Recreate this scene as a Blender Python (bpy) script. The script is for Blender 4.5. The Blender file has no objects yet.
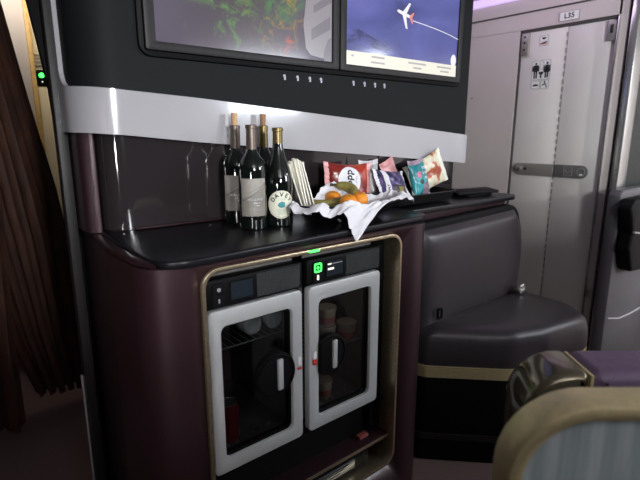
import bpy, bmesh, math, random
from mathutils import Vector, Matrix, noise
random.seed(7)
PI = math.pi
sc = bpy.context.scene
COL = sc.collection

# ---------------------------------------------------------------- camera
cd = bpy.data.cameras.new('camera')
cam = bpy.data.objects.new('camera', cd)
COL.objects.link(cam)
cd.sensor_width = 36.0
cd.lens = 27.0
cd.clip_start = 0.02
cam.location = (0, 0, 1.34)
cam.rotation_euler = (math.radians(90 - 12.6), 0, math.radians(50.5 - 90))
cd.dof.use_dof = True
cd.dof.focus_distance = 1.65
cd.dof.aperture_fstop = 3.2
sc.camera = cam

# ---------------------------------------------------------------- world, lights, exposure
w = bpy.data.worlds.new('cabin_ambient')
sc.world = w
w.use_nodes = True
w.node_tree.nodes['Background'].inputs[0].default_value = (0.80, 0.86, 1.0, 1)
w.node_tree.nodes['Background'].inputs[1].default_value = 0.013


def area(name, loc, target, size, power, col=(1, 1, 1), sizey=None, spread=180):
    l = bpy.data.lights.new(name, 'AREA')
    l.energy = power
    l.color = col
    l.size = size
    l.spread = math.radians(spread)
    if sizey:
        l.shape = 'RECTANGLE'
        l.size_y = sizey
    o = bpy.data.objects.new(name, l)
    COL.objects.link(o)
    o.location = loc
    d = Vector(target) - Vector(loc)
    o.rotation_euler = d.to_track_quat('-Z', 'Y').to_euler()
    return o


area('aisle_lamp', (0.0, -2.2, 1.72), (1.7, 1.2, 1.2), 0.30, 115, (0.95, 0.97, 1.0), 0.35)
area('cabin_side_light', (3.1, -1.9, 1.9), (1.7, 1.2, 0.9), 0.8, 60, (0.86, 0.93, 1.0), 0.7)
area('door_fill', (1.9, -2.25, 1.9), (2.75, 1.1, 1.4), 0.16, 90, (1.0, 0.98, 0.95), 0.2)  # added fill aimed at the lavatory door, not a known fitting
area('corner_spot', (-1.2, -0.9, 1.15), (0.42, 1.06, 0.93), 0.22, 1.5, (1.0, 0.95, 0.97), None, 26)  # added narrow spot that gives the bar's left corner its highlight
area('far_wall_fill', (3.7, -0.9, 2.08), (3.9, -0.6, 0.3), 0.4, 22, (0.85, 0.92, 1.0), 0.3)  # added fill; the lit far wall lends the leather backrest its sheen
area('ceiling_glow', (0.2, -0.4, 2.05), (1.1, 1.2, 0.6), 0.7, 2.5, (1.0, 0.95, 0.95))
area('cove_glow', (2.45, 1.55, 2.06), (2.75, 1.6, 1.3), 1.0, 1.0, (0.85, 0.65, 1.0), 0.1)
area('far_galley_lamp', (0.45, 2.75, 2.07), (0.6, 3.05, 1.3), 0.35, 2.4, (1.0, 0.9, 0.75), 0.2)

vs = sc.view_settings
sc.display_settings.display_device = 'sRGB'
vs.view_transform = 'Standard'
vs.look = 'None'
vs.exposure = 0.0
vs.gamma = 1.0
vs.use_curve_mapping = False


# ---------------------------------------------------------------- materials
def mat(name, col, rough=0.5, metal=0.0, emit=None, estr=0.0, nscale=0, namt=0.0, bump=0.0, bscale=200, coat=0.0, spec=0.5, crough=0.06):
    m = bpy.data.materials.new(name)
    m.use_nodes = True
    nt = m.node_tree
    b = nt.nodes['Principled BSDF']
    b.inputs['Base Color'].default_value = (*col, 1)
    b.inputs['Roughness'].default_value = rough
    b.inputs['Metallic'].default_value = metal
    b.inputs['Specular IOR Level'].default_value = spec
    b.inputs['Coat Weight'].default_value = coat
    b.inputs['Coat Roughness'].default_value = crough
    if emit:
        b.inputs['Emission Color'].default_value = (*emit, 1)
        b.inputs['Emission Strength'].default_value = estr
    tc = nt.nodes.new('ShaderNodeTexCoord')
    if namt:
        n = nt.nodes.new('ShaderNodeTexNoise')
        n.inputs['Scale'].default_value = nscale
        n.inputs['Detail'].default_value = 4
        nt.links.new(tc.outputs['Object'], n.inputs['Vector'])
        r = nt.nodes.new('ShaderNodeValToRGB')
        r.color_ramp.elements[0].position = 0.3
        r.color_ramp.elements[1].position = 0.7
        r.color_ramp.elements[0].color = (*[c * (1 - namt) for c in col], 1)
        r.color_ramp.elements[1].color = (*[min(1, c * (1 + namt)) for c in col], 1)
        nt.links.new(n.outputs['Fac'], r.inputs['Fac'])
        nt.links.new(r.outputs['Color'], b.inputs['Base Color'])
    if bump:
        n = nt.nodes.new('ShaderNodeTexNoise')
        n.inputs['Scale'].default_value = bscale
        n.inputs['Detail'].default_value = 3
        nt.links.new(tc.outputs['Object'], n.inputs['Vector'])
        bp = nt.nodes.new('ShaderNodeBump')
        bp.inputs['Strength'].default_value = bump
        bp.inputs['Distance'].default_value = 0.002
        nt.links.new(n.outputs['Fac'], bp.inputs['Height'])
        nt.links.new(bp.outputs['Normal'], b.inputs['Normal'])
    return m


def ramp_mat(name, stops, scale, rough=0.5, kind='noise', stretch=(1, 1, 1), detail=3, emit=0.0, distort=0.0, coat=0.0, interp='LINEAR'):
    """base colour (and emission for screens) from one procedural texture through a colour ramp"""
    m = bpy.data.materials.new(name)
    m.use_nodes = True
    nt = m.node_tree
    b = nt.nodes['Principled BSDF']
    b.inputs['Roughness'].default_value = rough
    b.inputs['Coat Weight'].default_value = coat
    tc = nt.nodes.new('ShaderNodeTexCoord')
    mp = nt.nodes.new('ShaderNodeMapping')
    mp.inputs['Scale'].default_value = stretch
    nt.links.new(tc.outputs['Object'], mp.inputs['Vector'])
    if kind == 'noise':
        t = nt.nodes.new('ShaderNodeTexNoise')
        t.inputs['Scale'].default_value = scale
        t.inputs['Detail'].default_value = detail
        t.inputs['Distortion'].default_value = distort
        out = t.outputs['Fac']
    else:
        t = nt.nodes.new('ShaderNodeTexVoronoi')
        t.inputs['Scale'].default_value = scale
        out = t.outputs['Distance']
    nt.links.new(mp.outputs['Vector'], t.inputs['Vector'])
    r = nt.nodes.new('ShaderNodeValToRGB')
    r.color_ramp.interpolation = interp
    el = r.color_ramp.elements
    while len(el) < len(stops):
        el.new(0.5)
    for e, (p, c) in zip(el, stops):
        e.position = p
        e.color = (*c, 1)
    nt.links.new(out, r.inputs['Fac'])
    if emit:
        b.inputs['Base Color'].default_value = (0.01, 0.01, 0.012, 1)
        nt.links.new(r.outputs['Color'], b.inputs['Emission Color'])
        b.inputs['Emission Strength'].default_value = emit
    else:
        nt.links.new(r.outputs['Color'], b.inputs['Base Color'])
    return m


def glass_mat(name, tint=(0.9, 0.95, 0.95), see=0.85, rough=0.03):
    m = bpy.data.materials.new(name)
    m.use_nodes = True
    nt = m.node_tree
    out = nt.nodes['Material Output']
    nt.nodes.remove(nt.nodes['Principled BSDF'])
    tr = nt.nodes.new('ShaderNodeBsdfTransparent')
    tr.inputs[0].default_value = (*[c * see for c in tint], 1)
    gl = nt.nodes.new('ShaderNodeBsdfGlossy')
    gl.inputs['Roughness'].default_value = rough
    lw = nt.nodes.new('ShaderNodeLayerWeight')
    lw.inputs['Blend'].default_value = 0.5
    pw = nt.nodes.new('ShaderNodeMath')
    pw.operation = 'POWER'
    pw.inputs[1].default_value = 5.0
    nt.links.new(lw.outputs['Facing'], pw.inputs[0])
    fr = nt.nodes.new('ShaderNodeMath')
    fr.operation = 'MULTIPLY_ADD'
    fr.inputs[1].default_value = 0.9
    fr.inputs[2].default_value = 0.04
    nt.links.new(pw.outputs[0], fr.inputs[0])
    mx = nt.nodes.new('ShaderNodeMixShader')
    nt.links.new(fr.outputs[0], mx.inputs[0])
    nt.links.new(tr.outputs[0], mx.inputs[1])
    nt.links.new(gl.outputs[0], mx.inputs[2])
    nt.links.new(mx.outputs[0], out.inputs[0])
    return m


M = {}
M['burgundy'] = mat('burgundy_paint', (0.034, 0.0145, 0.019), 0.40, 0.4, coat=0.3, nscale=600, namt=0.08, crough=0.22)
M['black_top'] = mat('black_laminate', (0.006, 0.006, 0.008), 0.30, nscale=300, namt=0.2, spec=0.28)
M['black'] = mat('black_plastic', (0.0045, 0.0045, 0.005), 0.5, nscale=200, namt=0.15, spec=0.1)
M['black_matt'] = mat('black_matt', (0.004, 0.004, 0.0045), 0.7, nscale=80, namt=0.2, spec=0.1)
M['fascia'] = mat('charcoal_panel', (0.009, 0.0105, 0.011), 0.6, spec=0.12, nscale=400, namt=0.1)
M['band'] = mat('pale_lavender_gloss', (0.37, 0.36, 0.375), 0.16, coat=0.4, nscale=3, namt=0.02)
M['smoked'] = mat('smoked_gloss_panel', (0.022, 0.0185, 0.020), 0.07, coat=0.5, nscale=5, namt=0.1)
M['post'] = mat('graphite_metal', (0.018, 0.0165, 0.017), 0.45, 0.0, nscale=60, namt=0.1, spec=0.25)
M['bronze'] = mat('brushed_bronze', (0.52, 0.43, 0.29), 0.30, 0.9, nscale=90, namt=0.12)
M['gold'] = mat('satin_gold', (0.72, 0.61, 0.34), 0.38, 0.6, nscale=90, namt=0.06)
M['white_frame'] = mat('silver_white_paint', (0.43, 0.44, 0.44), 0.38, 0.15, nscale=200, namt=0.03)
M['leather'] = mat('black_cherry_leather', (0.036, 0.030, 0.034), 0.36, nscale=30, namt=0.08, bump=0.15, bscale=350)
M['wall'] = mat('cabin_wall_white', (0.54, 0.485, 0.47), 0.45, nscale=4, namt=0.02)
M['door'] = mat('door_laminate_white', (0.66, 0.635, 0.605), 0.40, nscale=4, namt=0.02)
M['grille'] = mat('grille_grey', (0.055, 0.06, 0.06), 0.5, 0.2, nscale=60, namt=0.1)
M['alu_dark'] = mat('grey_lock_metal', (0.20, 0.195, 0.19), 0.4, 0.5, nscale=120, namt=0.05)
M['seam'] = mat('dark_seam', (0.05, 0.045, 0.042), 0.6, nscale=50, namt=0.1)
M['chrome'] = mat('polished_aluminium', (0.62, 0.62, 0.60), 0.25, 0.9, nscale=80, namt=0.05)
M['alu'] = mat('satin_aluminium', (0.36, 0.345, 0.32), 0.4, 0.55, nscale=120, namt=0.05)
M['ceil'] = mat('ceiling_white', (0.5, 0.48, 0.5), 0.6, nscale=4, namt=0.03)
M['carpet'] = mat('mauve_carpet', (0.150, 0.095, 0.090), 0.95, nscale=260, namt=0.35, bump=0.5, bscale=500)
M['white_cloth'] = mat('white_napkin_cloth', (0.74, 0.73, 0.76), 0.8, nscale=30, namt=0.03, bump=0.15, bscale=300)
M['cream_paper'] = mat('cream_folded_paper', (0.78, 0.76, 0.66), 0.8, nscale=30, namt=0.04)
M['ink'] = mat('black_ink', (0.012, 0.012, 0.014), 0.6, nscale=80, namt=0.1)
M['paper'] = mat('white_label', (0.72, 0.72, 0.70), 0.6, nscale=60, namt=0.03)
M['red_ink'] = mat('red_ink', (0.55, 0.03, 0.03), 0.5, nscale=80, namt=0.1)
M['grey_ink'] = mat('grey_ink', (0.30, 0.30, 0.29), 0.5, nscale=80, namt=0.1)
M['bottle'] = mat('dark_green_bottle_glass', (0.004, 0.006, 0.005), 0.05, coat=0.3, nscale=20, namt=0.2)
M['cork'] = mat('cork', (0.52, 0.34, 0.18), 0.8, nscale=180, namt=0.3)
M['cork_dark'] = mat('brown_stopper', (0.30, 0.17, 0.09), 0.8, nscale=180, namt=0.3)
M['capsule'] = mat('taupe_foil', (0.115, 0.088, 0.070), 0.35, 0.5, nscale=100, namt=0.1)
M['capsule_gold'] = mat('old_gold_foil', (0.16, 0.12, 0.045), 0.35, 0.6, nscale=250, namt=0.5)
M['wine_label'] = mat('grey_taupe_label', (0.215, 0.20, 0.172), 0.5, nscale=60, namt=0.05)
M['wine_label_light'] = mat('pale_taupe_label_field', (0.31, 0.29, 0.255), 0.5, nscale=60, namt=0.05)
M['label_round'] = mat('cream_round_label', (0.74, 0.74, 0.60), 0.5, nscale=60, namt=0.03)
M['teal_ink'] = mat('teal_ink', (0.03, 0.25, 0.26), 0.5, nscale=90, namt=0.2)
M['lightgreen_ink'] = mat('pale_green_ink', (0.42, 0.52, 0.40), 0.5, nscale=90, namt=0.2)
M['orange'] = mat('orange_peel', (0.80, 0.27, 0.015), 0.42, nscale=20, namt=0.08, bump=0.4, bscale=700)
M['banana'] = ramp_mat('ripe_green_banana_peel', [(0.3, (0.22, 0.17, 0.045)), (0.55, (0.27, 0.235, 0.06)), (0.75, (0.16, 0.17, 0.03))], 22, 0.5)
M['banana_tip'] = mat('banana_tip', (0.05, 0.035, 0.015), 0.7, nscale=90, namt=0.2)
M['curtain'] = ramp_mat('rust_brown_curtain', [(0.25, (0.016, 0.005, 0.002)), (0.5, (0.042, 0.0125, 0.005)), (0.75, (0.072, 0.023, 0.009))], 26, 0.75, stretch=(1, 1, 0.25), detail=5)
M['purple'] = mat('purple_upholstery', (0.135, 0.085, 0.150), 0.45, nscale=60, namt=0.1)
M['bronze_gloss'] = mat('bronze_gloss_shell', (0.16, 0.135, 0.085), 0.18, 0.7, coat=0.5, nscale=8, namt=0.15)
M['fabric_blue'] = ramp_mat('blue_grey_woven_fabric', [(0.3, (0.24, 0.29, 0.305)), (0.5, (0.37, 0.435, 0.44)), (0.7, (0.53, 0.59, 0.585))], 40, 0.85, stretch=(1, 1, 0.06), detail=4)
M['grey_shell'] = mat('grey_seat_shell', (0.085, 0.082, 0.09), 0.45, nscale=8, namt=0.05)
M['dark_wall'] = mat('charcoal_partition', (0.012, 0.0135, 0.013), 0.6, nscale=8, namt=0.1)
M['cream_panel'] = mat('cream_panel', (0.80, 0.70, 0.48), 0.45, nscale=5, namt=0.03)
M['yellow_wood'] = mat('light_wood_edge', (0.62, 0.40, 0.14), 0.5, nscale=40, namt=0.15)
M['glass'] = glass_mat('fridge_door_glass', (0.85, 0.88, 0.88), 0.85)
M['bag_film'] = glass_mat('clear_plastic_film', (0.85, 0.88, 0.95), 0.6, 0.2)
M['fridge_in'] = mat('fridge_interior_grey', (0.11, 0.10, 0.095), 0.5, nscale=15, namt=0.1)
M['wire'] = mat('shelf_wire', (0.34, 0.35, 0.36), 0.3, 0.8, nscale=90, namt=0.05)
M['tub'] = mat('cream_paper_tub', (0.30, 0.235, 0.18), 0.6, nscale=30, namt=0.06)
M['tub_pink'] = mat('pink_tub_print', (0.26, 0.06, 0.055), 0.55, nscale=60, namt=0.15)
M['can_red'] = mat('red_can', (0.17, 0.008, 0.016), 0.3, 0.4, nscale=40, namt=0.1)
M['tumbler'] = mat('clear_grey_glass', (0.26, 0.26, 0.27), 0.12, coat=0.4, nscale=20, namt=0.1)
M['led_green'] = mat('green_indicator_light', (0.02, 0.2, 0.03), 0.4, emit=(0.06, 1.0, 0.12), estr=3.0, nscale=9, namt=0.02)
M['led_white'] = mat('white_indicator_light', (0.5, 0.5, 0.45), 0.4, emit=(1.0, 0.93, 0.78), estr=0.9, nscale=9, namt=0.02)
M['led_dim'] = mat('dim_button_light', (0.2, 0.2, 0.2), 0.4, emit=(0.8, 0.85, 0.9), estr=0.12, nscale=9, namt=0.02)
M['led_lav'] = mat('lavender_button_light', (0.3, 0.3, 0.35), 0.4, emit=(0.78, 0.75, 0.9), estr=0.2, nscale=9, namt=0.02)
M['lcd_dark'] = mat('dark_display', (0.010, 0.014, 0.018), 0.15, emit=(0.10, 0.14, 0.19), estr=0.05, nscale=9, namt=0.02)
M['cove'] = mat('lavender_cove_light', (0.5, 0.45, 0.6), 0.5, emit=(0.72, 0.50, 1.0), estr=0.8, nscale=2, namt=0.02)
M['scr_cream'] = mat('map_caption_strip', (0.1, 0.1, 0.1), 0.3, emit=(0.88, 0.84, 0.70), estr=0.9, nscale=9, namt=0.02)
M['scr_white'] = mat('map_white_mark', (0.1, 0.1, 0.1), 0.3, emit=(0.95, 0.93, 0.95), estr=0.85, nscale=9, namt=0.02)
M['scr_red'] = mat('map_red_mark', (0.1, 0.02, 0.02), 0.3, emit=(0.85, 0.30, 0.25), estr=0.8, nscale=9, namt=0.02)
M['scr_grey'] = mat('map_grey_text', (0.1, 0.1, 0.1), 0.3, emit=(0.42, 0.40, 0.40), estr=0.8, nscale=9, namt=0.02)
M['scr_map'] = ramp_mat('flight_map_sea', [(0.30, (0.050, 0.055, 0.17)), (0.45, (0.085, 0.095, 0.30)), (0.62, (0.115, 0.125, 0.38)), (0.8, (0.19, 0.18, 0.45))], 2.6, 0.12, stretch=(1, 1, 2.2), detail=5, emit=1.15, distort=0.5)
M['scr_relief'] = ramp_mat('flight_map_sea_relief', [(0.35, (0.048, 0.05, 0.15)), (0.6, (0.10, 0.11, 0.33))], 18, 0.12, stretch=(1, 1, 2.2), detail=5, emit=1.15, distort=0.5)


def left_screen():
    """left screen: painted grey violet cabin reflection under a moving picture of green and amber light filaments"""
    m = bpy.data.materials.new('video_with_reflection')
    m.use_nodes = True
    nt = m.node_tree
    N, L = nt.nodes, nt.links
    b = N['Principled BSDF']
    b.inputs['Base Color'].default_value = (0.012, 0.012, 0.014, 1)
    b.inputs['Roughness'].default_value = 0.12
    tc = N.new('ShaderNodeTexCoord')
    sep = N.new('ShaderNodeSeparateXYZ')
    L.new(tc.outputs['Object'], sep.inputs[0])

    def blob(cx, cz, rx, rz):
        mp = N.new('ShaderNodeMapping')
        mp.vector_type = 'TEXTURE'
        mp.inputs['Location'].default_value = (cx, 0, cz)
        mp.inputs['Scale'].default_value = (rx, 1, rz)
        L.new(tc.outputs['Object'], mp.inputs['Vector'])
        g = N.new('ShaderNodeTexGradient')
        g.gradient_type = 'SPHERICAL'
        L.new(mp.outputs['Vector'], g.inputs['Vector'])
        return g.outputs['Fac']

    def mix(fac, a, c, k='MIX'):
        mx = N.new('ShaderNodeMix')
        mx.data_type = 'RGBA'
        mx.blend_type = k
        if isinstance(fac, float):
            mx.inputs['Factor'].default_value = fac
        else:
            L.new(fac, mx.inputs['Factor'])
        for s, v in (('A', a), ('B', c)):
            k2 = [i for i in mx.inputs if i.name == s and i.type == 'RGBA'][0]
            if isinstance(v, tuple):
                k2.default_value = (*v, 1)
            else:
                L.new(v, k2)
        return [o for o in mx.outputs if o.type == 'RGBA'][0]

    def mul(a, c):
        q = N.new('ShaderNodeMath')
        q.operation = 'MULTIPLY'
        for i, v in enumerate((a, c)):
            if isinstance(v, float):
                q.inputs[i].default_value = v
            else:
                L.new(v, q.inputs[i])
        return q.outputs[0]

    def fil(scale, seed):
        n = N.new('ShaderNodeTexNoise')
        n.inputs['Scale'].default_value = scale
        n.inputs['Detail'].default_value = 6
        n.inputs['Roughness'].default_value = 0.7
        n.inputs['Distortion'].default_value = 1.2
        mp = N.new('ShaderNodeMapping')
        mp.inputs['Location'].default_value = (seed, seed, 0)
        L.new(tc.outputs['Object'], mp.inputs['Vector'])
        L.new(mp.outputs['Vector'], n.inputs['Vector'])
        r = N.new('ShaderNodeValToRGB')
        r.color_ramp.elements[0].position = 0.52
        r.color_ramp.elements[1].position = 0.72
        L.new(n.outputs['Fac'], r.inputs['Fac'])
        return r.outputs['Color']

    n = N.new('ShaderNodeTexNoise')
    n.inputs['Scale'].default_value = 3.5
    L.new(tc.outputs['Object'], n.inputs['Vector'])
    base = mix(n.outputs['Fac'], (0.085, 0.072, 0.112), (0.155, 0.132, 0.175))  # violet haze of the reflected cabin, put into the emission
    base = mix(mul(blob(0.30, 0.25, 0.30, 0.42), 0.9), base, (0.080, 0.064, 0.055))
    base = mix(mul(mul(blob(0.43, 0.34, 0.16, 0.26), fil(9, 0)), 2.6), base, (0.07, 0.42, 0.06))
    base = mix(mul(mul(blob(0.24, 0.10, 0.17, 0.17), fil(14, 3)), 2.2), base, (0.13, 0.27, 0.08))
    base = mix(mul(mul(blob(0.43, 0.13, 0.15, 0.15), fil(13, 7)), 2.4), base, (0.40, 0.25, 0.05))
    base = mix(mul(mul(blob(0.44, 0.05, 0.10, 0.07), fil(15, 11)), 2.2), base, (0.50, 0.12, 0.05))
    base = mix(mul(mul(blob(0.28, 0.24, 0.10, 0.18), fil(16, 5)), 1.6), base, (0.10, 0.22, 0.05))
    L.new(base, b.inputs['Emission Color'])
    b.inputs['Emission Strength'].default_value = 1.0
    return m


M['scr_video_haze'] = left_screen()
M['scr_violet'] = mat('video_violet_streak', (0.05, 0.03, 0.1), 0.2, emit=(0.30, 0.16, 0.85), estr=0.6, nscale=9, namt=0.02)
M['scr_pale'] = mat('painted_pale_reflection', (0.05, 0.05, 0.05), 0.2, emit=(0.30, 0.27, 0.30), estr=0.9, nscale=9, namt=0.06)  # reflected cabin painted as emission, pale part
M['scr_mauve'] = mat('painted_mauve_reflection', (0.05, 0.05, 0.05), 0.2, emit=(0.19, 0.165, 0.20), estr=0.9, nscale=9, namt=0.06)  # reflected cabin painted as emission, mauve part

# snack bag prints
M['bag_red'] = ramp_mat('red_chip_bag_print', [(0.0, (0.50, 0.10, 0.03)), (0.38, (0.40, 0.035, 0.02)), (0.6, (0.20, 0.02, 0.015))], 13, 0.28, 'vor')
M['bag_pink'] = mat('pink_foil', (0.72, 0.36, 0.36), 0.35, 0.15, nscale=25, namt=0.1)
M['bag_silver'] = ramp_mat('silver_bag_back', [(0.35, (0.08, 0.08, 0.085)), (0.5, (0.42, 0.42, 0.43)), (0.7, (0.62, 0.62, 0.63))], 14, 0.3)
M['bag_purple'] = ramp_mat('purple_black_bag_print', [(0.33, (0.02, 0.016, 0.03)), (0.48, (0.07, 0.05, 0.16)), (0.6, (0.19, 0.14, 0.30)), (0.72, (0.42, 0.38, 0.50))], 15, 0.22, distort=0.7)
M['bag_teal'] = ramp_mat('teal_bag_print', [(0.3, (0.015, 0.13, 0.15)), (0.6, (0.03, 0.33, 0.36))], 10, 0.28)
M['bag_cream'] = ramp_mat('cream_and_rust_bag_print', [(0.40, (0.72, 0.68, 0.52)), (0.50, (0.62, 0.50, 0.35)), (0.53, (0.45, 0.13, 0.04)), (0.70, (0.30, 0.035, 0.02))], 22, 0.3, detail=1)
M['spot_pink'] = mat('pink_print', (0.55, 0.16, 0.28), 0.4, nscale=50, namt=0.2)
M['spot_dark'] = mat('dark_print', (0.04, 0.03, 0.035), 0.4, nscale=50, namt=0.2)
M['spot_mauve'] = mat('mauve_print', (0.26, 0.19, 0.24), 0.4, nscale=50, namt=0.3)
M['white_print'] = mat('white_print', (0.74, 0.73, 0.76), 0.4, nscale=50, namt=0.03)

# ---------------------------------------------------------------- helpers
ORG = {}


def link(name, bm, m, parent=None, sharp=35, shift=None):
    """ONE mesh object; vertices are given in world coordinates and re-based on the parent's origin"""
    off = Vector(shift) if shift else (ORG[parent.name] if parent is not None else Vector((0, 0, 0)))
    bm.normal_update()
    lim = math.radians(sharp)
    for f in bm.faces:
        f.smooth = True
    for e in bm.edges:
        if len(e.link_faces) == 2:
            e.smooth = e.calc_face_angle(0) < lim
    me = bpy.data.meshes.new(name)
    if off.length:
        bmesh.ops.translate(bm, vec=-off, verts=bm.verts)
    bm.to_mesh(me)
    bm.free()
    me.materials.append(m)
    o = bpy.data.objects.new(name, me)
    COL.objects.link(o)
    if parent is not None:
        o.parent = parent
        ORG[o.name] = off
    else:
        o.location = off
        ORG[o.name] = off
    return o


def thing(name, label, cat, loc=(0, 0, 0), group=None):
    o = bpy.data.objects.new(name, None)
    o.empty_display_size = 0.05
    COL.objects.link(o)
    o.location = loc
    ORG[o.name] = Vector(loc)
    return tag(o, label, cat, group)


def tag(o, label, cat, group=None):
    o['label'] = label
    o['category'] = cat
    if group:
        o['group'] = group
    return o


def struct(name, bm, m, parent=None, label=None, cat=None):
    o = link(name, bm, m, parent)
    if parent is None:
        o['kind'] = 'structure'
    if label:
        tag(o, label, cat)
    return o


def B():
    return bmesh.new()


def merge(bm, src):
    me = bpy.data.meshes.new('scratch')
    src.to_mesh(me)
    src.free()
    bm.from_mesh(me)
    bpy.data.meshes.remove(me)
    return bm


def box(bm, x0, x1, y0, y1, z0, z1, bev=0.0, seg=2, mtx=None):
    t = bmesh.new()
    bmesh.ops.create_cube(t, size=1)
    for v in t.verts:
        v.co = Vector(((x0 + x1) / 2 + v.co.x * (x1 - x0), (y0 + y1) / 2 + v.co.y * (y1 - y0), (z0 + z1) / 2 + v.co.z * (z1 - z0)))
    if bev:
        bmesh.ops.bevel(t, geom=t.edges[:], offset=bev, segments=seg, profile=0.5, affect='EDGES')
    if mtx:
        bmesh.ops.transform(t, matrix=mtx, verts=t.verts)
    return merge(bm, t)


def ax(p, a, axis):
    return Vector((p[0], p[1], a)) if axis == 'z' else Vector((p[0], a, p[1])) if axis == 'y' else Vector((a, p[0], p[1]))


def prism(bm, pts, a0, a1, axis='z', bev=0.0, seg=2, mtx=None):
    t = bmesh.new()
    lo = [t.verts.new(ax(p, a0, axis)) for p in pts]
    hi = [t.verts.new(ax(p, a1, axis)) for p in pts]
    n = len(pts)
    t.faces.new(lo)
    t.faces.new(hi)
    for i in range(n):
        t.faces.new((lo[i], lo[(i + 1) % n], hi[(i + 1) % n], hi[i]))
    bmesh.ops.recalc_face_normals(t, faces=t.faces)
    if bev:
        rim = [e for e in t.edges if abs(ax2(e.verts[0].co, axis) - ax2(e.verts[1].co, axis)) < 1e-6]
        bmesh.ops.bevel(t, geom=rim, offset=bev, segments=seg, profile=0.5, affect='EDGES')
    if mtx:
        bmesh.ops.transform(t, matrix=mtx, verts=t.verts)
    return merge(bm, t)


def ax2(v, axis):
    return v.z if axis == 'z' else v.y if axis == 'y' else v.x


def rr(x0, x1, y0, y1, r, n=6):
    """rounded rectangle outline; r may be one radius or four (lower left, lower right, upper right, upper left)"""
    if not isinstance(r, (tuple, list)):
        r = (r,) * 4
    out = []
    for (cx, cy, a, k) in ((x0, y0, PI, 0), (x1, y0, 1.5 * PI, 1), (x1, y1, 0, 2), (x0, y1, 0.5 * PI, 3)):
        q = r[k]
        mx = cx + q if k in (0, 3) else cx - q
        my = cy + q if k in (0, 1) else cy - q
        for i in range(n + 1):
            t = a + i / n * PI / 2
            out.append((mx + q * math.cos(t), my + q * math.sin(t)))
    return out


def fillet(pts, rad, n=6):
    """round the corners of an outline; rad[i] per corner"""
    out = []
    m = len(pts)
    for i, p in enumerate(pts):
        r = rad[i] if isinstance(rad, (list, tuple)) else rad
        p = Vector(p)
        if r <= 0:
            out.append(tuple(p))
            continue
        a = (Vector(pts[i - 1]) - p)
        b = (Vector(pts[(i + 1) % m]) - p)
        la, lb = a.length, b.length
        a.normalize()
        b.normalize()
        ang = a.angle(b)
        d = min(r / math.tan(ang / 2), la * 0.49, lb * 0.49)
        p0, p2 = p + a * d, p + b * d
        for k in range(n + 1):
            t = k / n
            q = p0 * (1 - t) ** 2 + p * 2 * t * (1 - t) + p2 * t * t
            out.append(tuple(q))
    return out


def ring(bm, outer, inner, a0, a1, axis='y', bev=0.0):
    t = bmesh.new()
    n = len(outer)
    V = [[t.verts.new(ax(p, a, axis)) for p in loop] for loop in (outer, inner) for a in (a0, a1)]
    o0, o1, i0, i1 = V
    for i in range(n):
        j = (i + 1) % n
        t.faces.new((o0[i], o0[j], i0[j], i0[i]))
        t.faces.new((o1[i], i1[i], i1[j], o1[j]))
        t.faces.new((o0[i], o1[i], o1[j], o0[j]))
        t.faces.new((i0[i], i0[j], i1[j], i1[i]))
    bmesh.ops.recalc_face_normals(t, faces=t.faces)
    if bev:
        rim = [e for e in t.edges if abs(ax2(e.verts[0].co, axis) - ax2(e.verts[1].co, axis)) < 1e-6 and abs(e.calc_face_angle(0)) > 1.2]
        bmesh.ops.bevel(t, geom=rim, offset=bev, segments=2, profile=0.5, affect='EDGES')
    return merge(bm, t)


def lathe(bm, prof, n=32, c=(0, 0, 0), mtx=None):
    t = bmesh.new()
    rows = []
    for (r, z) in prof:
        if r < 1e-6:
            rows.append([t.verts.new((0, 0, z))])
        else:
            rows.append([t.verts.new((r * math.cos(2 * PI * k / n), r * math.sin(2 * PI * k / n), z)) for k in range(n)])
    for a, b in zip(rows, rows[1:]):
        for k in range(n):
            j = (k + 1) % n
            if len(a) == 1 and len(b) == 1:
                continue
            if len(a) == 1:
                t.faces.new((a[0], b[j], b[k]))
            elif len(b) == 1:
                t.faces.new((a[k], a[j], b[0]))
            else:
                t.faces.new((a[k], a[j], b[j], b[k]))
    bmesh.ops.recalc_face_normals(t, faces=t.faces)
    bmesh.ops.transform(t, matrix=(Matrix.Translation(c) @ mtx) if mtx else Matrix.Translation(c), verts=t.verts)
    return merge(bm, t)


def tube(bm, pts, rad, n=8, closed=False, flat=1.0):
    t = bmesh.new()
    pts = [Vector(p) for p in pts]
    m = len(pts)
    rows = []
    prev = None
    for i, p in enumerate(pts):
        a = pts[(i - 1) % m] if (closed or i > 0) else p
        b = pts[(i + 1) % m] if (closed or i < m - 1) else p
        d = (b - a).normalized()
        if prev is None:
            u = d.orthogonal().normalized()
        else:
            u = (prev - d * prev.dot(d)).normalized()
        prev = u
        v = d.cross(u)
        r = rad[i] if isinstance(rad, (list, tuple)) else rad
        rows.append([t.verts.new(p + (u * math.cos(2 * PI * k / n) + v * flat * math.sin(2 * PI * k / n)) * r) for k in range(n)])
    for i in range(m if closed else m - 1):
        a, b = rows[i], rows[(i + 1) % m]
        for k in range(n):
            j = (k + 1) % n
            t.faces.new((a[k], a[j], b[j], b[k]))
    if not closed:
        t.faces.new(rows[0][::-1])
        t.faces.new(rows[-1])
    bmesh.ops.recalc_face_normals(t, faces=t.faces)
    return merge(bm, t)


def sheet(bm, fn, nu, nv):
    t = bmesh.new()
    g = [[t.verts.new(fn(i / nu, j / nv)) for j in range(nv + 1)] for i in range(nu + 1)]
    for i in range(nu):
        for j in range(nv):
            t.faces.new((g[i][j], g[i + 1][j], g[i + 1][j + 1], g[i][j + 1]))
    return merge(bm, t)


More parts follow.
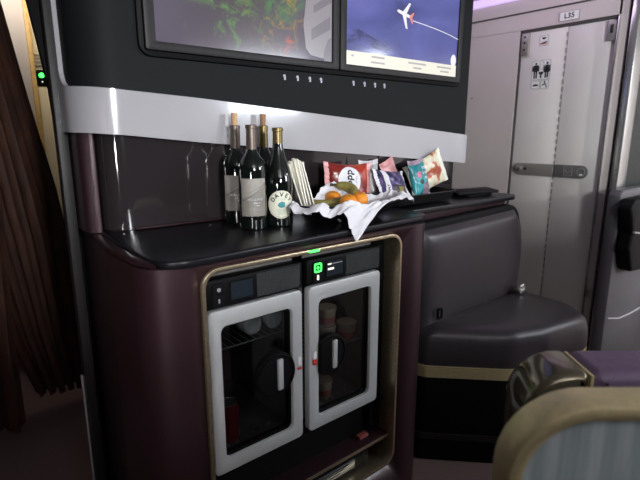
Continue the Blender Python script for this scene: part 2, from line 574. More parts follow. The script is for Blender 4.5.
def thicken(bm, th):
    bm.normal_update()
    old = bm.faces[:]
    rim = [e for e in bm.edges if len(e.link_faces) == 1]
    twin = {v: bm.verts.new(v.co - v.normal * th) for v in bm.verts[:]}
    for f in old:
        bm.faces.new([twin[v] for v in reversed(f.verts)])
    for e in rim:
        a, b = e.verts
        bm.faces.new((a, b, twin[b], twin[a]))
    bmesh.ops.recalc_face_normals(bm, faces=bm.faces)
    return bm


def text_bm(s, size, depth=0.0006, align='CENTER', bold=0.0):
    cu = bpy.data.curves.new('lettering', 'FONT')
    cu.body = s
    cu.size = size
    cu.extrude = depth
    cu.offset = bold
    cu.align_x = align
    cu.align_y = 'CENTER'
    cu.resolution_u = 3
    o = bpy.data.objects.new('lettering', cu)
    COL.objects.link(o)
    dg = bpy.context.evaluated_depsgraph_get()
    dg.update()
    me = o.evaluated_get(dg).to_mesh()
    bm = bmesh.new()
    bm.from_mesh(me)
    o.evaluated_get(dg).to_mesh_clear()
    bpy.data.objects.remove(o)
    bpy.data.curves.remove(cu)
    return bm


def place(bm, mtx):
    bmesh.ops.transform(bm, matrix=mtx, verts=bm.verts)
    return bm


FACE_Y = Matrix.Rotation(PI / 2, 4, 'X')                                    # local xy -> plane facing -y
FACE_X = Matrix.Rotation(-PI / 2, 4, 'Z') @ Matrix.Rotation(PI / 2, 4, 'X')  # plane facing -x
T = Matrix.Translation


def R(deg, a):
    return Matrix.Rotation(math.radians(deg), 4, a)


def circ(cx, cy, r, n=32, ry=None):
    ry = ry or r
    return [(cx + r * math.cos(2 * PI * k / n), cy + ry * math.sin(2 * PI * k / n)) for k in range(n)]


# ================================================================ SETTING
bm = B()
box(bm, -3.2, 4.4, -2.6, 3.7, -0.05, 0.0)
struct('floor', bm, M['carpet'], None, 'mauve brown carpet of the cabin aisle', 'floor')
bm = B()
box(bm, -3.2, 4.4, -2.6, 3.7, 2.12, 2.17)
struct('ceiling', bm, M['ceil'], None, 'pale cabin ceiling above the bar', 'ceiling')

bm = B()
box(bm, -2.2, 2.05, -0.94, -0.90, 0.0, 1.44, 0.01)  # unseen wall added to keep light off the lower scene
box(bm, 2.45, 2.95, -0.94, -0.90, 0.0, 1.44, 0.01)
box(bm, 2.05, 2.45, -0.94, -0.90, 0.0, 1.16, 0.01)
struct('wall_light_block', bm, M['dark_wall'], None, 'added low light-blocking wall behind the viewer', 'wall')

bm = B()
box(bm, 0.95, 2.05, -1.64, -1.60, 0.0, 2.12)  # unseen wall added to confine the door fill to the door
struct('wall_light_block_2', bm, M['wall'], None, 'added tall light-blocking wall behind the viewer', 'wall')

# lavatory wall, right of the bar (a plane at x = 2.75 seen face on from the left)
WX = 2.75
bm = B()
box(bm, WX, WX + 0.08, 0.985, 1.026, 0.0, 2.12)
box(bm, WX, WX + 0.08, 1.016, 3.7, 1.908, 2.12)
box(bm, WX, WX + 0.08, 1.537, 3.7, 0.0, 1.91)
struct('wall_right', bm, M['wall'], None, 'white lavatory wall with folding door', 'wall')
bm = B()
box(bm, WX - 0.012, WX + 0.10, 0.930, 0.968, 0.0, 2.12, 0.006)
struct('trim_1', bm, M['chrome'], None, 'bright metal corner trim right of the lavatory door', 'trim')
bm = B()
box(bm, WX + 0.02, WX + 0.10, 0.966, 0.987, 0.0, 2.12)
struct('trim_2', bm, M['seam'], None, 'dark recess beside the bright corner trim', 'trim')
bm = B()
box(bm, WX - 0.006, WX + 0.01, 0.985, 2.4, 1.995, 2.003)
struct('trim_3', bm, M['seam'], None, 'thin seam line above the lavatory door', 'trim')
bm = B()
box(bm, WX + 0.10, 4.3, 0.945, 1.04, 0.0, 2.12)
struct('wall_end', bm, M['dark_wall'], None, 'charcoal end wall right of the bright corner trim', 'wall')
bm = B()
box(bm, 4.3, 4.4, -2.6, 1.04, 0.0, 2.12)
struct('wall_far', bm, M['wall'], None, 'pale far cabin wall', 'wall')

# folding lavatory door
door = thing('door_1', 'white folding lavatory door with two leaves and a handle plate', 'door', (WX, 1.27, 0.0))
door['kind'] = 'structure'
bm = B()
box(bm, WX + 0.014, WX + 0.04, 1.274, 1.527, 0.02, 1.893, 0.003)
leafA = link('door_leaf', bm, M['door'], door)
bm = B()
box(bm, WX + 0.014, WX + 0.04, 1.024, 1.270, 0.02, 1.893, 0.003)
leafB = link('door_leaf', bm, M['door'], door)
bm = B()
box(bm, WX + 0.005, WX + 0.05, 1.527, 1.537, 0.0, 1.908)
box(bm, WX + 0.005, WX + 0.05, 1.016, 1.537, 1.894, 1.908)
box(bm, WX + 0.032, WX + 0.05, 1.267, 1.277, 0.0, 1.9)
box(bm, WX + 0.03, WX + 0.06, 1.02, 1.53, 0.0, 0.022)
link('door_gap', bm, M['seam'], door)
bm = B()
box(bm, WX - 0.012, WX + 0.05, 1.014, 1.024, 0.0, 1.9, 0.003)
link('door_edge_strip', bm, M['chrome'], door)
bm = B()
for k in range(46):
    box(bm, WX + 0.010, WX + 0.02, 1.2695, 1.2745, 0.04 + k * 0.04, 0.065 + k * 0.04)
link('hinge_line', bm, M['alu'], door)
bm = B()
prism(bm, rr(1.274, 1.512, 1.096, 1.166, (0.003, 0.034, 0.034, 0.003), 10), WX + 0.006, WX + 0.016, 'x', 0.0015)
hp = link('handle_plate', bm, M['alu'], leafA)
bm = B()
prism(bm, rr(1.030 + 0.058, 1.268, 1.096, 1.166, (0.034, 0.003, 0.003, 0.034), 10), WX + 0.006, WX + 0.016, 'x', 0.0015)
lp = link('lock_plate', bm, M['alu_dark'], leafB)
bm = B()
prism(bm, rr(1.462, 1.500, 1.120, 1.146, 0.012, 8), WX - 0.008, WX + 0.008, 'x', 0.004)
o = link('latch_slider', bm, M['chrome'], leafA)
o['label'] = 'bright sliding latch'
bm = B()
lathe(bm, [(0, 0), (0.008, 0), (0.008, 0.004), (0, 0.004)], 20, (WX + 0.005, 1.436, 1.133), R(-90, 'Y'))
link('lock_hole', bm, M['ink'], leafA)
bm = B()
t = bmesh.new()
lathe(bm, [(0.019, 0), (0.022, 0), (0.022, 0.003), (0.019, 0.003)], 28, (WX + 0.005, 1.121, 1.131), R(-90, 'Y'))
ring(bm, rr(1.168, 1.214, 1.106, 1.156, 0.006), rr(1.170, 1.212, 1.108, 1.154, 0.005), WX + 0.0045, WX + 0.007, 'x')
tube(bm, [(WX + 0.005, 1.205, 1.142), (WX + 0.005, 1.195, 1.118), (WX + 0.005, 1.178, 1.140)], 0.0015, 6)
link('lock_marking', bm, M['grey_ink'], leafB)
bm = B()
box(bm, WX + 0.003, WX + 0.007, 1.112, 1.128, 1.111, 1.121, 0.001)
link('lock_marking', bm, M['white_print'], leafB)
# hinge blocks at the door head
bm = B()
box(bm, WX - 0.004, WX + 0.012, 1.478, 1.524, 1.77, 1.89, 0.004)
hb = link('pivot_block', bm, M['alu'], leafA)
bm = B()
for zz in (1.868, 1.838, 1.80):
    lathe(bm, [(0, 0), (0.006, 0), (0.006, 0.003), (0, 0.003)], 12, (WX - 0.003, 1.503, zz), R(-90, 'Y'))
link('screw', bm, M['ink'], leafA)
bm = B()
box(bm, WX - 0.004, WX + 0.012, 1.030, 1.070, 1.79, 1.885, 0.004)
link('pivot_block', bm, M['alu'], leafB)
bm = B()
box(bm, WX - 0.007, WX - 0.002, 1.043, 1.057, 1.825, 1.865, 0.002)
link('pivot_slot', bm, M['ink'], leafB)

# signs stuck on door and wall
DX = WX + 0.0125


def sign_plate(parent, y0, y1, z0, z1, x=DX, name='sign_plate'):
    b_ = B()
    ring(b_, rr(y0, y1, z0, z1, 0.004, 3), rr(y0 + 0.002, y1 - 0.002, z0 + 0.002, z1 - 0.002, 0.003, 3), x - 0.001, x + 0.002, 'x')
    fr = link('border', b_, M['grey_ink'], parent)
    b_ = B()
    box(b_, x, x + 0.0015, y0 + 0.001, y1 - 0.001, z0 + 0.001, z1 - 0.001)
    return link(name, b_, M['paper'], parent)


def fig(b_, cy, z0, h, woman=False):
    """one toilet-sign figure: head, trunk, arms, legs"""
    x0, x1 = DX - 0.001, DX + 0.0006
    prism(b_, circ(cy, z0 + h * 0.92, h * 0.075, 14), x0, x1, 'x')
    if woman:
        prism(b_, [(cy - h * .10, z0 + h * .82), (cy + h * .10, z0 + h * .82), (cy + h * .2, z0 + h * .36), (cy - h * .2, z0 + h * .36)], x0, x1, 'x')
    else:
        prism(b_, rr(cy - h * .17, cy + h * .17, z0 + h * .42, z0 + h * .83, h * .05, 4), x0, x1, 'x')
    for s in (-1, 1):
        box(b_, x0, x1, cy + s * h * .07 - h * .05, cy + s * h * .07 + h * .05, z0, z0 + h * .46)
        prism(b_, [(cy + s * h * .13, z0 + h * .8), (cy + s * h * .2, z0 + h * .78), (cy + s * h * .25, z0 + h * .45), (cy + s * h * .19, z0 + h * .44)], x0, x1, 'x')


s1 = thing('lavatory_sign', 'white lavatory sign with man, woman and basin pictograms on the door leaf', 'sign', (DX, 1.40, 1.683))
sign_plate(s1, 1.347, 1.452, 1.632, 1.735)
bm = B()
fig(bm, 1.431, 1.640, 0.085)
link('pictogram', bm, M['ink'], s1)
bm = B()
fig(bm, 1.367, 1.640, 0.085, True)
link('pictogram', bm, M['ink'], s1)
bm = B()
prism(bm, [(1.415, 1.674), (1.383, 1.674), (1.390, 1.660), (1.408, 1.660)], DX - .001, DX + .0006, 'x')
box(bm, DX - .001, DX + .0006, 1.395, 1.403, 1.640, 1.662)
link('pictogram', bm, M['ink'], s1)
bm = B()
ring(bm, rr(1.387, 1.411, 1.688, 1.728, 0.004, 3), rr(1.389, 1.409, 1.690, 1.726, 0.003, 3), DX - .001, DX + .0006, 'x')
link('pictogram', bm, M['grey_ink'], s1)
s2 = thing('no_smoking_sign', 'small square pictogram sign at the top of the lavatory door leaf', 'sign', (DX, 1.40, 1.838))
sign_plate(s2, 1.374, 1.424, 1.812, 1.866)
bm = B()
prism(bm, [(1.413, 1.855), (1.386, 1.856), (1.392, 1.846), (1.405, 1.845)], DX - .001, DX + .0006, 'x')
prism(bm, [(1.418, 1.826), (1.382, 1.835), (1.380, 1.828), (1.416, 1.819)], DX - .001, DX + .0006, 'x')
link('pictogram', bm, M['ink'], s2)
bm = B()
prism(bm, [(1.418, 1.824), (1.382, 1.824), (1.382, 1.820), (1.418, 1.820)], DX - .0015, DX + .0006, 'x')
link('pictogram', bm, M['red_ink'], s2)
s3 = thing('changing_table_sign', 'small square pictogram sign under the man and woman lavatory sign', 'sign', (DX, 1.373, 1.605))
sign_plate(s3, 1.350, 1.396, 1.582, 1.628)
bm = B()
prism(bm, circ(1.374, 1.618, 0.005, 12), DX - .001, DX + .0006, 'x')
prism(bm, [(1.388, 1.604), (1.372, 1.612), (1.366, 1.607), (1.386, 1.598)], DX - .001, DX + .0006, 'x')
prism(bm, [(1.372, 1.612), (1.366, 1.610), (1.358, 1.588), (1.363, 1.587)], DX - .001, DX + .0006, 'x')
link('pictogram', bm, M['ink'], s3)
s4 = thing('razor_sign', 'small pale pictogram sign left of the changing table sign', 'sign', (DX, 1.425, 1.605))
sign_plate(s4, 1.400, 1.450, 1.584, 1.626)
bm = B()
prism(bm, [(1.442, 1.602), (1.430, 1.610), (1.412, 1.607), (1.408, 1.600), (1.440, 1.597)], DX - .001, DX + .0006, 'x')
link('pictogram', bm, M['ink'], s4)

s5 = thing('position_sign', 'white plate reading L35 on the wall above the lavatory door', 'sign', (WX, 1.266, 1.943))
bm = B()
ring(bm, rr(1.214, 1.318, 1.918, 1.966, 0.004, 3), rr(1.217, 1.315, 1.921, 1.963, 0.003, 3), WX - 0.006, WX - 0.001, 'x')
link('border', bm, M['grey_ink'], s5)
bm = B()
box(bm, WX - 0.005, WX - 0.0005, 1.216, 1.316, 1.920, 1.964)
link('sign_plate', bm, M['paper'], s5)
bm = place(text_bm('L35', 0.036, 0.0005, 'CENTER', 0.0007), T((WX - 0.0058, 1.266, 1.942)) @ FACE_X)
link('lettering', bm, M['ink'], s5)

bm = B()
box(bm, WX - 0.008, WX - 0.001, 0.997, 1.012, 0.455, 0.50, 0.002)
tag(link('door_catch', bm, M['alu']), 'small metal catch plate low on the wall beside the lavatory door', 'catch')
bm = B()
box(bm, WX - 0.004, WX - 0.001, 1.82, 1.828, 1.545, 1.56, 0.001)
tag(link('wall_stud', bm, M['alu']), 'tiny metal stud on the white wall beside the display wall', 'stud')

# lavender cove light above the lavatory wall
bm = B()
box(bm, WX - 0.03, WX - 0.004, 1.22, 3.2, 2.072, 2.115, 0.004)
tag(link('cove_light', bm, M['cove']), 'lavender cove light strip along the top of the lavatory wall', 'light')

# far galley behind the curtain
bm = B()
box(bm, 0.3, 0.512, 3.0, 3.04, 0.0, 2.12)
struct('wall_back', bm, M['wall'], None, 'white galley partition behind the curtain', 'wall')
gal = thing('galley_cabinet', 'cream galley cabinet with wood edge glimpsed beside the curtain', 'cabinet', (0.62, 3.05, 0))
bm = B()
box(bm, 0.512, 0.534, 2.985, 3.03, 0.0, 2.10, 0.002)
link('edge_strip', bm, M['yellow_wood'], gal)
bm = B()
box(bm, 0.537, 1.0, 3.0, 3.4, 0.0, 1.582, 0.004)
link('door', bm, M['cream_panel'], gal)
bm = B()
box(bm, 0.537, 1.0, 3.01, 3.4, 1.665, 2.10)
link('upper_panel', bm, M['cream_panel'], gal)
bm = B()
for k in range(4):
    box(bm, 0.537, 0.66, 3.004, 3.012, 1.683 + k * 0.018, 1.688 + k * 0.018)
link('vent_slats', bm, M['grey_ink'], gal)
bm = B()
box(bm, 0.537, 0.75, 2.995, 3.05, 1.585, 1.662, 0.003)
panel = link('control_panel', bm, M['black'], gal)
bm = B()
lathe(bm, [(0, 0), (0.013, 0), (0.013, 0.003), (0, 0.003)], 20, (0.560, 2.995, 1.636), R(90, 'X'))
o = link('indicator_light', bm, M['led_green'], panel)
bm = B()
box(bm, 0.558, 0.564, 2.992, 2.996, 1.600, 1.606)
link('indicator_light', bm, M['led_white'], panel)

# ================================================================ BAR
BODY = fillet([(0.385, 1.72), (0.345, 1.30), (0.352, 1.03), (1.365, 1.03), (1.385, 1.72)], [0.0, 0.1, 0.10, 0.085, 0.0], 10)
bar = thing('bar_cabinet', 'burgundy curved bar cabinet with two fridges built in', 'cabinet', (0.85, 1.35, 0))
bm = B()
prism(bm, BODY, 0.0, 1.034, 'z')
body = link('body', bm, M['burgundy'], bar)
bm = B()
CUT = rr(0.480, 1.190, 0.165, 1.016, 0.045, 8)
prism(bm, CUT, 0.9, 1.62, 'y')
cutter = link('cutter', bm, M['burgundy'], bar)
md = body.modifiers.new('recess', 'BOOLEAN')
md.operation = 'DIFFERENCE'
md.object = cutter
md.solver = 'EXACT'
dg = bpy.context.evaluated_depsgraph_get()
dg.update()
new = bpy.data.meshes.new_from_object(body.evaluated_get(dg))
body.modifiers.clear()
body.data = new
bpy.data.objects.remove(cutter)

bm = B()
ring(bm, rr(0.476, 1.194, 0.161, 1.020, 0.049, 8), rr(0.486, 1.184, 0.171, 1.010, 0.040, 8), 1.020, 1.12, 'y', 0.001)
link('recess_trim', bm, M['bronze'], bar)
bm = B()
box(bm, 0.484, 1.186, 1.55, 1.57, 0.17, 1.012)
box(bm, 0.484, 1.186, 1.115, 1.13, 0.20, 0.405)
link('recess_lining', bm, M['black_matt'], bar)
bm = B()
box(bm, 0.488, 1.183, 1.045, 1.20, 0.255, 0.270, 0.002)
shelf = link('pull_out_shelf', bm, M['burgundy'], bar)
bm = B()
box(bm, 0.488, 1.183, 1.042, 1.047, 0.258, 0.268, 0.001)
link('edge_trim', bm, M['bronze'], shelf)
bm = B()
box(bm, 1.07, 1.115, 1.075, 1.10, 0.270, 0.283, 0.004)
o = link('latch', bm, M['tub_pink'], shelf)
o['label'] = 'small pink latch on the shelf'
bm = B()
box(bm, 0.80, 1.10, 1.06, 1.08, 0.185, 0.235, 0.004)
tg = link('data_plate', bm, M['black'], bar)
bm = B()
box(bm, 0.83, 1.03, 1.0575, 1.061, 0.193, 0.228, 0.001)
dp = link('label_sticker', bm, M['wire'], tg)
bm = B()
for k in range(3):
    box(bm, 0.85, 1.00 - 0.02 * k, 1.0565, 1.0577, 0.219 - k * 0.009, 0.222 - k * 0.009)
link('print', bm, M['ink'], dp)

# worktop
TOP = fillet([(0.405, 1.70), (0.372, 1.30), (0.372, 1.005), (1.400, 1.062), (1.430, 1.70)], [0.0, 0.1, 0.10, 0.08, 0.0], 10)
bm = B()
prism(bm, TOP, 1.034, 1.055, 'z', 0.006, 3)
wtop = tag(link('bar_worktop', bm, M['black_top']), 'glossy black bar worktop with rounded front corners carrying the bottles', 'worktop')
# raised rim on the left side, burgundy
bm = B()
prism(bm, fillet([(0.384, 1.70), (0.344, 1.30), (0.352, 1.13), (0.378, 1.04), (0.3725, 1.14), (0.372, 1.30), (0.405, 1.70)], [0, 0.05, 0.03, 0, 0.03, 0.05, 0], 6), 1.0345, 1.050, 'z', 0.003)
link('side_rim', bm, M['burgundy'], wtop)

# ledge behind the seat
led = thing('side_ledge', 'black ledge running behind the leather bar seat', 'ledge', (1.8, 1.35, 0))
bm = B()
prism(bm, fillet([(1.455, 1.70), (1.432, 1.20), (2.235, 1.185), (2.235, 1.70)], [0, 0.03, 0.05, 0], 6), 1.022, 1.045, 'z', 0.005)
link('top', bm, M['black_top'], led)
bm = B()
prism(bm, fillet([(1.392, 1.70), (1.380, 1.235), (2.215, 1.225), (2.215, 1.70)], [0, 0.02, 0.04, 0], 6), 0.0, 1.021, 'z')
link('cabinet_body', bm, M['burgundy'], led)

# ================================================================ DISPLAY WALL
disp = thing('display_wall', 'tall dark display wall behind the bar with a pale band', 'wall unit', (1.2, 1.55, 1.05))
bm = B()
LOW = fillet([(0.398, 1.72), (0.398, 1.440), (2.040, 1.434), (2.040, 1.72)], [0, 0.085, 0.004, 0], 12)
prism(bm, LOW, 1.0565, 1.40, 'z')
link('splash_panel', bm, M['smoked'], disp)
bm = B()
tube(bm, [(0.47, 1.433, 1.060), (0.60, 1.429, 1.060), (0.85, 1.429, 1.060), (1.5, 1.429, 1.060), (2.06, 1.429, 1.060)], 0.0035, 8)
link('base_bead', bm, M['burgundy'], disp)


def path(n=60):
    """plan line of the display wall's front: rounded at the left end, then straight"""
    pts = []
    c = (0.455, 1.530)
    r = 0.11
    for k in range(5):
        pts.append((0.345, 1.70 - 0.17 * k / 5))
    for k in range(17):
        a = PI + (PI / 2) * k / 16
        pts.append((c[0] + r * math.cos(a), c[1] + r * math.sin(a)))
    for k in range(1, 26):
        pts.append((0.455 + (2.100 - 0.455) * k / 25, 1.42))
    return pts


PATH = path()
HEAD = 2.10


def lerp_pts(x, tab):
    if x <= tab[0][0]:
        return tab[0][1]
    for (a, za), (b, zb) in zip(tab, tab[1:]):
        if x <= b:
            return za + (zb - za) * (x - a) / (b - a)
    return tab[-1][1]


S = [0.0]
for a, b in zip(PATH, PATH[1:]):
    S.append(S[-1] + math.dist(a, b))
S_END = S[-1]


def at(s):
    s = min(max(s, 0), S_END)
    for i in range(len(S) - 1):
        if s <= S[i + 1] + 1e-9:
            t = (s - S[i]) / (S[i + 1] - S[i])
            p, q = PATH[i], PATH[i + 1]
            d = Vector((q[0] - p[0], q[1] - p[1])).normalized()
            return Vector((p[0] + (q[0] - p[0]) * t, p[1] + (q[1] - p[1]) * t)), Vector((d.y, -d.x)) * 1
    return Vector(PATH[-1]), Vector((0, -1))


def shell(b_, samples, low, high, out, depth):
    """a curved board along the plan path between the heights low(s) and high(s)"""
    t = bmesh.new()
    rows = []
    for s in samples:
        p, n = at(s)
        if n.y > 0.01 or n.x > 0.5:
            n = -n
        a = p + n * out
        c = p - n * depth
        lo, hi = low(s), high(s)
        rows.append([t.verts.new((a.x, a.y, lo)), t.verts.new((a.x, a.y, hi)), t.verts.new((c.x, c.y, hi)), t.verts.new((c.x, c.y, lo))])
    for a, b in zip(rows, rows[1:]):
        for k in range(4):
            t.faces.new((a[k], b[k], b[(k + 1) % 4], a[(k + 1) % 4]))
    t.faces.new(rows[0])
    t.faces.new(rows[-1])
    bmesh.ops.recalc_face_normals(t, faces=t.faces)
    return merge(b_, t)


def sx(s):
    return at(s)[0].x


S0 = S[4]          # where the corner bend starts
SB = S[21]         # where the straight front starts


def band_low(s):
    return lerp_pts(sx(s) if s > S0 else 0.345, [(0.345, 1.341), (0.38, 1.339), (0.46, 1.333), (0.68, 1.311), (1.4, 1.253), (2.10, 1.193)])


def band_top_flat(s):
    return lerp_pts(sx(s), [(0.345, 1.464), (0.40, 1.460), (0.47, 1.455), (0.686, 1.443), (1.4, 1.388), (2.10, 1.329)])


S_STRIP = S0 + 0.015      # the pale strip climbs on the left of this
FIL = 0.055


def band_high(s):
    if s <= S_STRIP:
        return HEAD
    d = s - S_STRIP
    if d < FIL:
        return band_top_flat(s) + FIL - math.sqrt(max(0.0, FIL * FIL - (FIL - d) ** 2)) if d > 0 else HEAD
    return band_top_flat(s)


smp = [0.02 * k for k in range(int(S0 / 0.02))] + [S0 - 0.01, S_STRIP] + [S_STRIP + 0.0005 + FIL * (k / 10) ** 2 for k in range(11)] + [S_STRIP + FIL + (S_END - S_STRIP - FIL) * k / 70 for k in range(1, 71)]
bm = B()
shell(bm, smp, band_low, band_high, 0.012, 0.01)
link('pale_band', bm, M['band'], disp)
smp2 = [S_STRIP - 0.01] + [S_STRIP + (S_END - 0.0 - S_STRIP) * k / 90 for k in range(91)]
bm = B()
shell(bm, smp2, lambda s: band_low(s) + 0.02, lambda s: HEAD, 0.0, 0.05)
link('fascia', bm, M['fascia'], disp)
bm = B()
box(bm, 0.40, 2.05, 1.475, 1.72, 1.38, HEAD)
box(bm, 2.04, 2.098, 1.44, 1.72, 1.26, HEAD, 0.004)
link('core', bm, M['black'], disp)
bm = B()
box(bm, 0.317, 0.346, 1.58, 1.62, 0.02, HEAD, 0.003)
link('side_post', bm, M['post'], disp)
bm = B()
prism(bm, [(0.318, 0.05), (0.340, 0.05), (0.345, 1.45), (0.345, 1.72), (0.345, 2.1), (0.235, 2.1), (0.290, 1.70), (0.318, 1.48), (0.323, 1.37)], 1.6215, 1.645, 'y')
link('side_flange', bm, M['black_matt'], disp)
bm = B()
box(bm, 0.311, 0.3165, 1.612, 1.62, 0.02, 0.56)
link('side_strip', bm, M['band'], disp)
bm = B()
prism(bm, fillet([(0.348, 1.70), (0.352, 1.50), (0.392, 1.475), (0.392, 1.70)], [0, 0.03, 0.01, 0], 6), 1.052, 1.345, 'z')
link('side_panel', bm, M['burgundy'], disp)
bm = B()
box(bm, 0.345, 0.43, 1.725, 1.76, 0.0, 1.05)
link('back_filler', bm, M['black_matt'], disp)
# screen housing
bm = B()
prism(bm, rr(0.512, 2.025, 1.550, 2.06, 0.035, 8), 1.408, 1.43, 'y', 0.004)
link('screen_housing', bm, M['black'], disp)
# headphone marks under the screens: two rows of four
for grp in ((1.010, 1.066, 1.121, 1.173), (1.336, 1.396, 1.455, 1.510)):
    for i, x in enumerate(grp):
        z = 1.526
        bm = B()
        prism(bm, circ(x, z + 0.005, 0.005, 12), 1.4165, 1.421, 'y')
        box(bm, x - 0.001, x + 0.005, 1.4165, 1.421, z - 0.008, z + 0.003)
        link('touch_button', bm, M['led_lav'], disp)


def monitor(x0, x1, z0, z1, label):
    m_ = thing('display_screen', label, 'screen', ((x0 + x1) / 2, 1.42, z0))
    fw = 0.030
    b_ = B()
    ring(b_, rr(x0, x1, z0, z1, 0.006, 3), rr(x0 + fw, x1 - fw, z0 + fw * 0.8, z1 - fw, 0.003, 3), 1.392, 1.4075, 'y', 0.002)
    link('bezel', b_, M['post'], m_)
    return m_


YS = 1.400
mon = monitor(0.526, 1.240, 1.566, 2.00, 'left wall screen showing green sparkles and a painted grey violet cabin reflection')
bm = B()
box(bm, 0.55, 1.215, YS, YS + 0.006, 1.588, 1.975)
o = link('screen', bm, M['scr_video_haze'], mon, shift=(0.55, 1.40, 1.588))
o.location = Vector((0.55, 1.40, 1.588)) - mon.location
ORG[o.name] = Vector((0.55, 1.40, 1.588))
pic = o
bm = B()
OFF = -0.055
prism(bm, [(1.262, 1.595), (1.262, 1.90), (1.20, 1.875), (1.15, 1.80), (1.135, 1.70), (1.145, 1.625), (1.165, 1.606)], YS - 0.0012, YS - 0.0004, 'y')  # reflection of the cabin, painted as a glowing outline
link('pale_reflection', place(bm, T((OFF, 0, 0))), M['scr_pale'], pic)
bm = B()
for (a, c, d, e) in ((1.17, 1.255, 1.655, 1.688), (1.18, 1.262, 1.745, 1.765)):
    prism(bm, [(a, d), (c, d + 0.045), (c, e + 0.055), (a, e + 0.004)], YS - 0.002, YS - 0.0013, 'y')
prism(bm, [(1.225, 1.592), (1.262, 1.592), (1.262, 1.675), (1.245, 1.665), (1.23, 1.63)], YS - 0.002, YS - 0.0013, 'y')  # mauve marks inside the painted reflection
link('mauve_reflection', place(bm, T((OFF, 0, 0))), M['scr_mauve'], pic)
bm = B()
prism(bm, [(0.752, 1.737), (0.80, 1.757), (0.815, 1.768), (0.80, 1.768), (0.752, 1.745)], YS - 0.0012, YS - 0.0004, 'y')
link('violet_streak', place(bm, T((OFF * 0.6, 0, 0))), M['scr_violet'], pic)
bm = B()
prism(bm, [(1.19, 1.805), (1.235, 1.822), (1.245, 1.829), (1.225, 1.829), (1.19, 1.812)], YS - 0.0022, YS - 0.0014, 'y')
link('violet_streak', place(bm, T((OFF * 0.6, 0, 0))), M['scr_violet'], pic)

mon2 = monitor(1.246, 1.995, 1.566, 2.00, 'right wall screen showing a blue flight map with a small aeroplane')
bm = B()
box(bm, 1.272, 1.970, YS, YS + 0.006, 1.588, 1.975)
o = link('screen', bm, M['scr_map'], mon2)
pic = o
KX = Matrix.Translation((1.272, 0, 0)) @ Matrix.Diagonal((0.964, 1, 1, 1)) @ Matrix.Translation((-1.328, 0, 0))
bm = B()
prism(bm, [(1.33, 1.66), (1.42, 1.68), (1.50, 1.66), (1.62, 1.645), (1.72, 1.640), (1.60, 1.665), (1.48, 1.70), (1.40, 1.72), (1.33, 1.715)], YS - 0.0012, YS - 0.0002, 'y')
link('sea_relief', place(bm, KX), M['scr_relief'], pic)
bm = B()
box(bm, 1.329, 2.045, YS - 0.0012, YS - 0.0004, 1.590, 1.640)
strip = link('caption_strip', place(bm, KX), M['scr_cream'], pic)
for (xa, wd, zz) in ((1.475, .075, 1.625), (1.472, .08, 1.605), (1.70, .12, 1.622), (1.735, .055, 1.604), (1.90, .105, 1.621), (1.925, .065, 1.604), (1.363, .012, 1.620)):
    bm = B()
    box(bm, xa, xa + wd, YS - 0.0020, YS - 0.0013, zz, zz + 0.007)
    link('caption_print', place(bm, KX), M['scr_grey'], strip)
bm = B()
prism(bm, circ(2.022, 1.660, 0.020, 24, 0.026), YS - 0.0014, YS - 0.0004, 'y')
link('round_mark', place(bm, KX), M['scr_white'], pic)
# plane icon and its track; pointing left
bm = B()
px, pz = 1.668, 1.808


def pt(u, v, a=math.radians(-10), k=0.050):
    return (px + k * (u * math.cos(a) - v * math.sin(a)), pz + k * (u * math.sin(a) + v * math.cos(a)))


prism(bm, [pt(-1, 0), pt(-.85, .11), pt(-.3, .13), pt(.9, .1), pt(.9, -.1), pt(-.3, -.13), pt(-.85, -.11)], YS - 0.0014, YS - 0.0004, 'y')
prism(bm, [pt(-.30, .1), pt(.35, 1.0), pt(.55, 1.0), pt(.18, .1)], YS - 0.0013, YS - 0.0005, 'y')
prism(bm, [pt(-.30, -.1), pt(.35, -1.0), pt(.55, -1.0), pt(.18, -.1)], YS - 0.0013, YS - 0.0005, 'y')
link('plane_icon', place(bm, KX), M['scr_white'], pic)
bm = B()
prism(bm, [pt(.62, .08), pt(.98, .42), pt(1.12, .42), pt(.95, 0), pt(1.12, -.42), pt(.98, -.42), pt(.62, -.08)], YS - 0.0018, YS - 0.0006, 'y')
link('plane_tail', place(bm, KX), M['scr_red'], pic)
bm = B()
tr = [(1.72, 1.7905), (1.80, 1.785), (1.90, 1.776), (1.98, 1.766), (2.05, 1.754)]
tube(bm, [(x, YS - 0.0006, z) for x, z in tr], 0.0034, 6, flat=0.3)
link('flight_track', place(bm, KX), M['scr_white'], pic)

# ================================================================ FRIDGES
FY = 1.050      # front of the doors


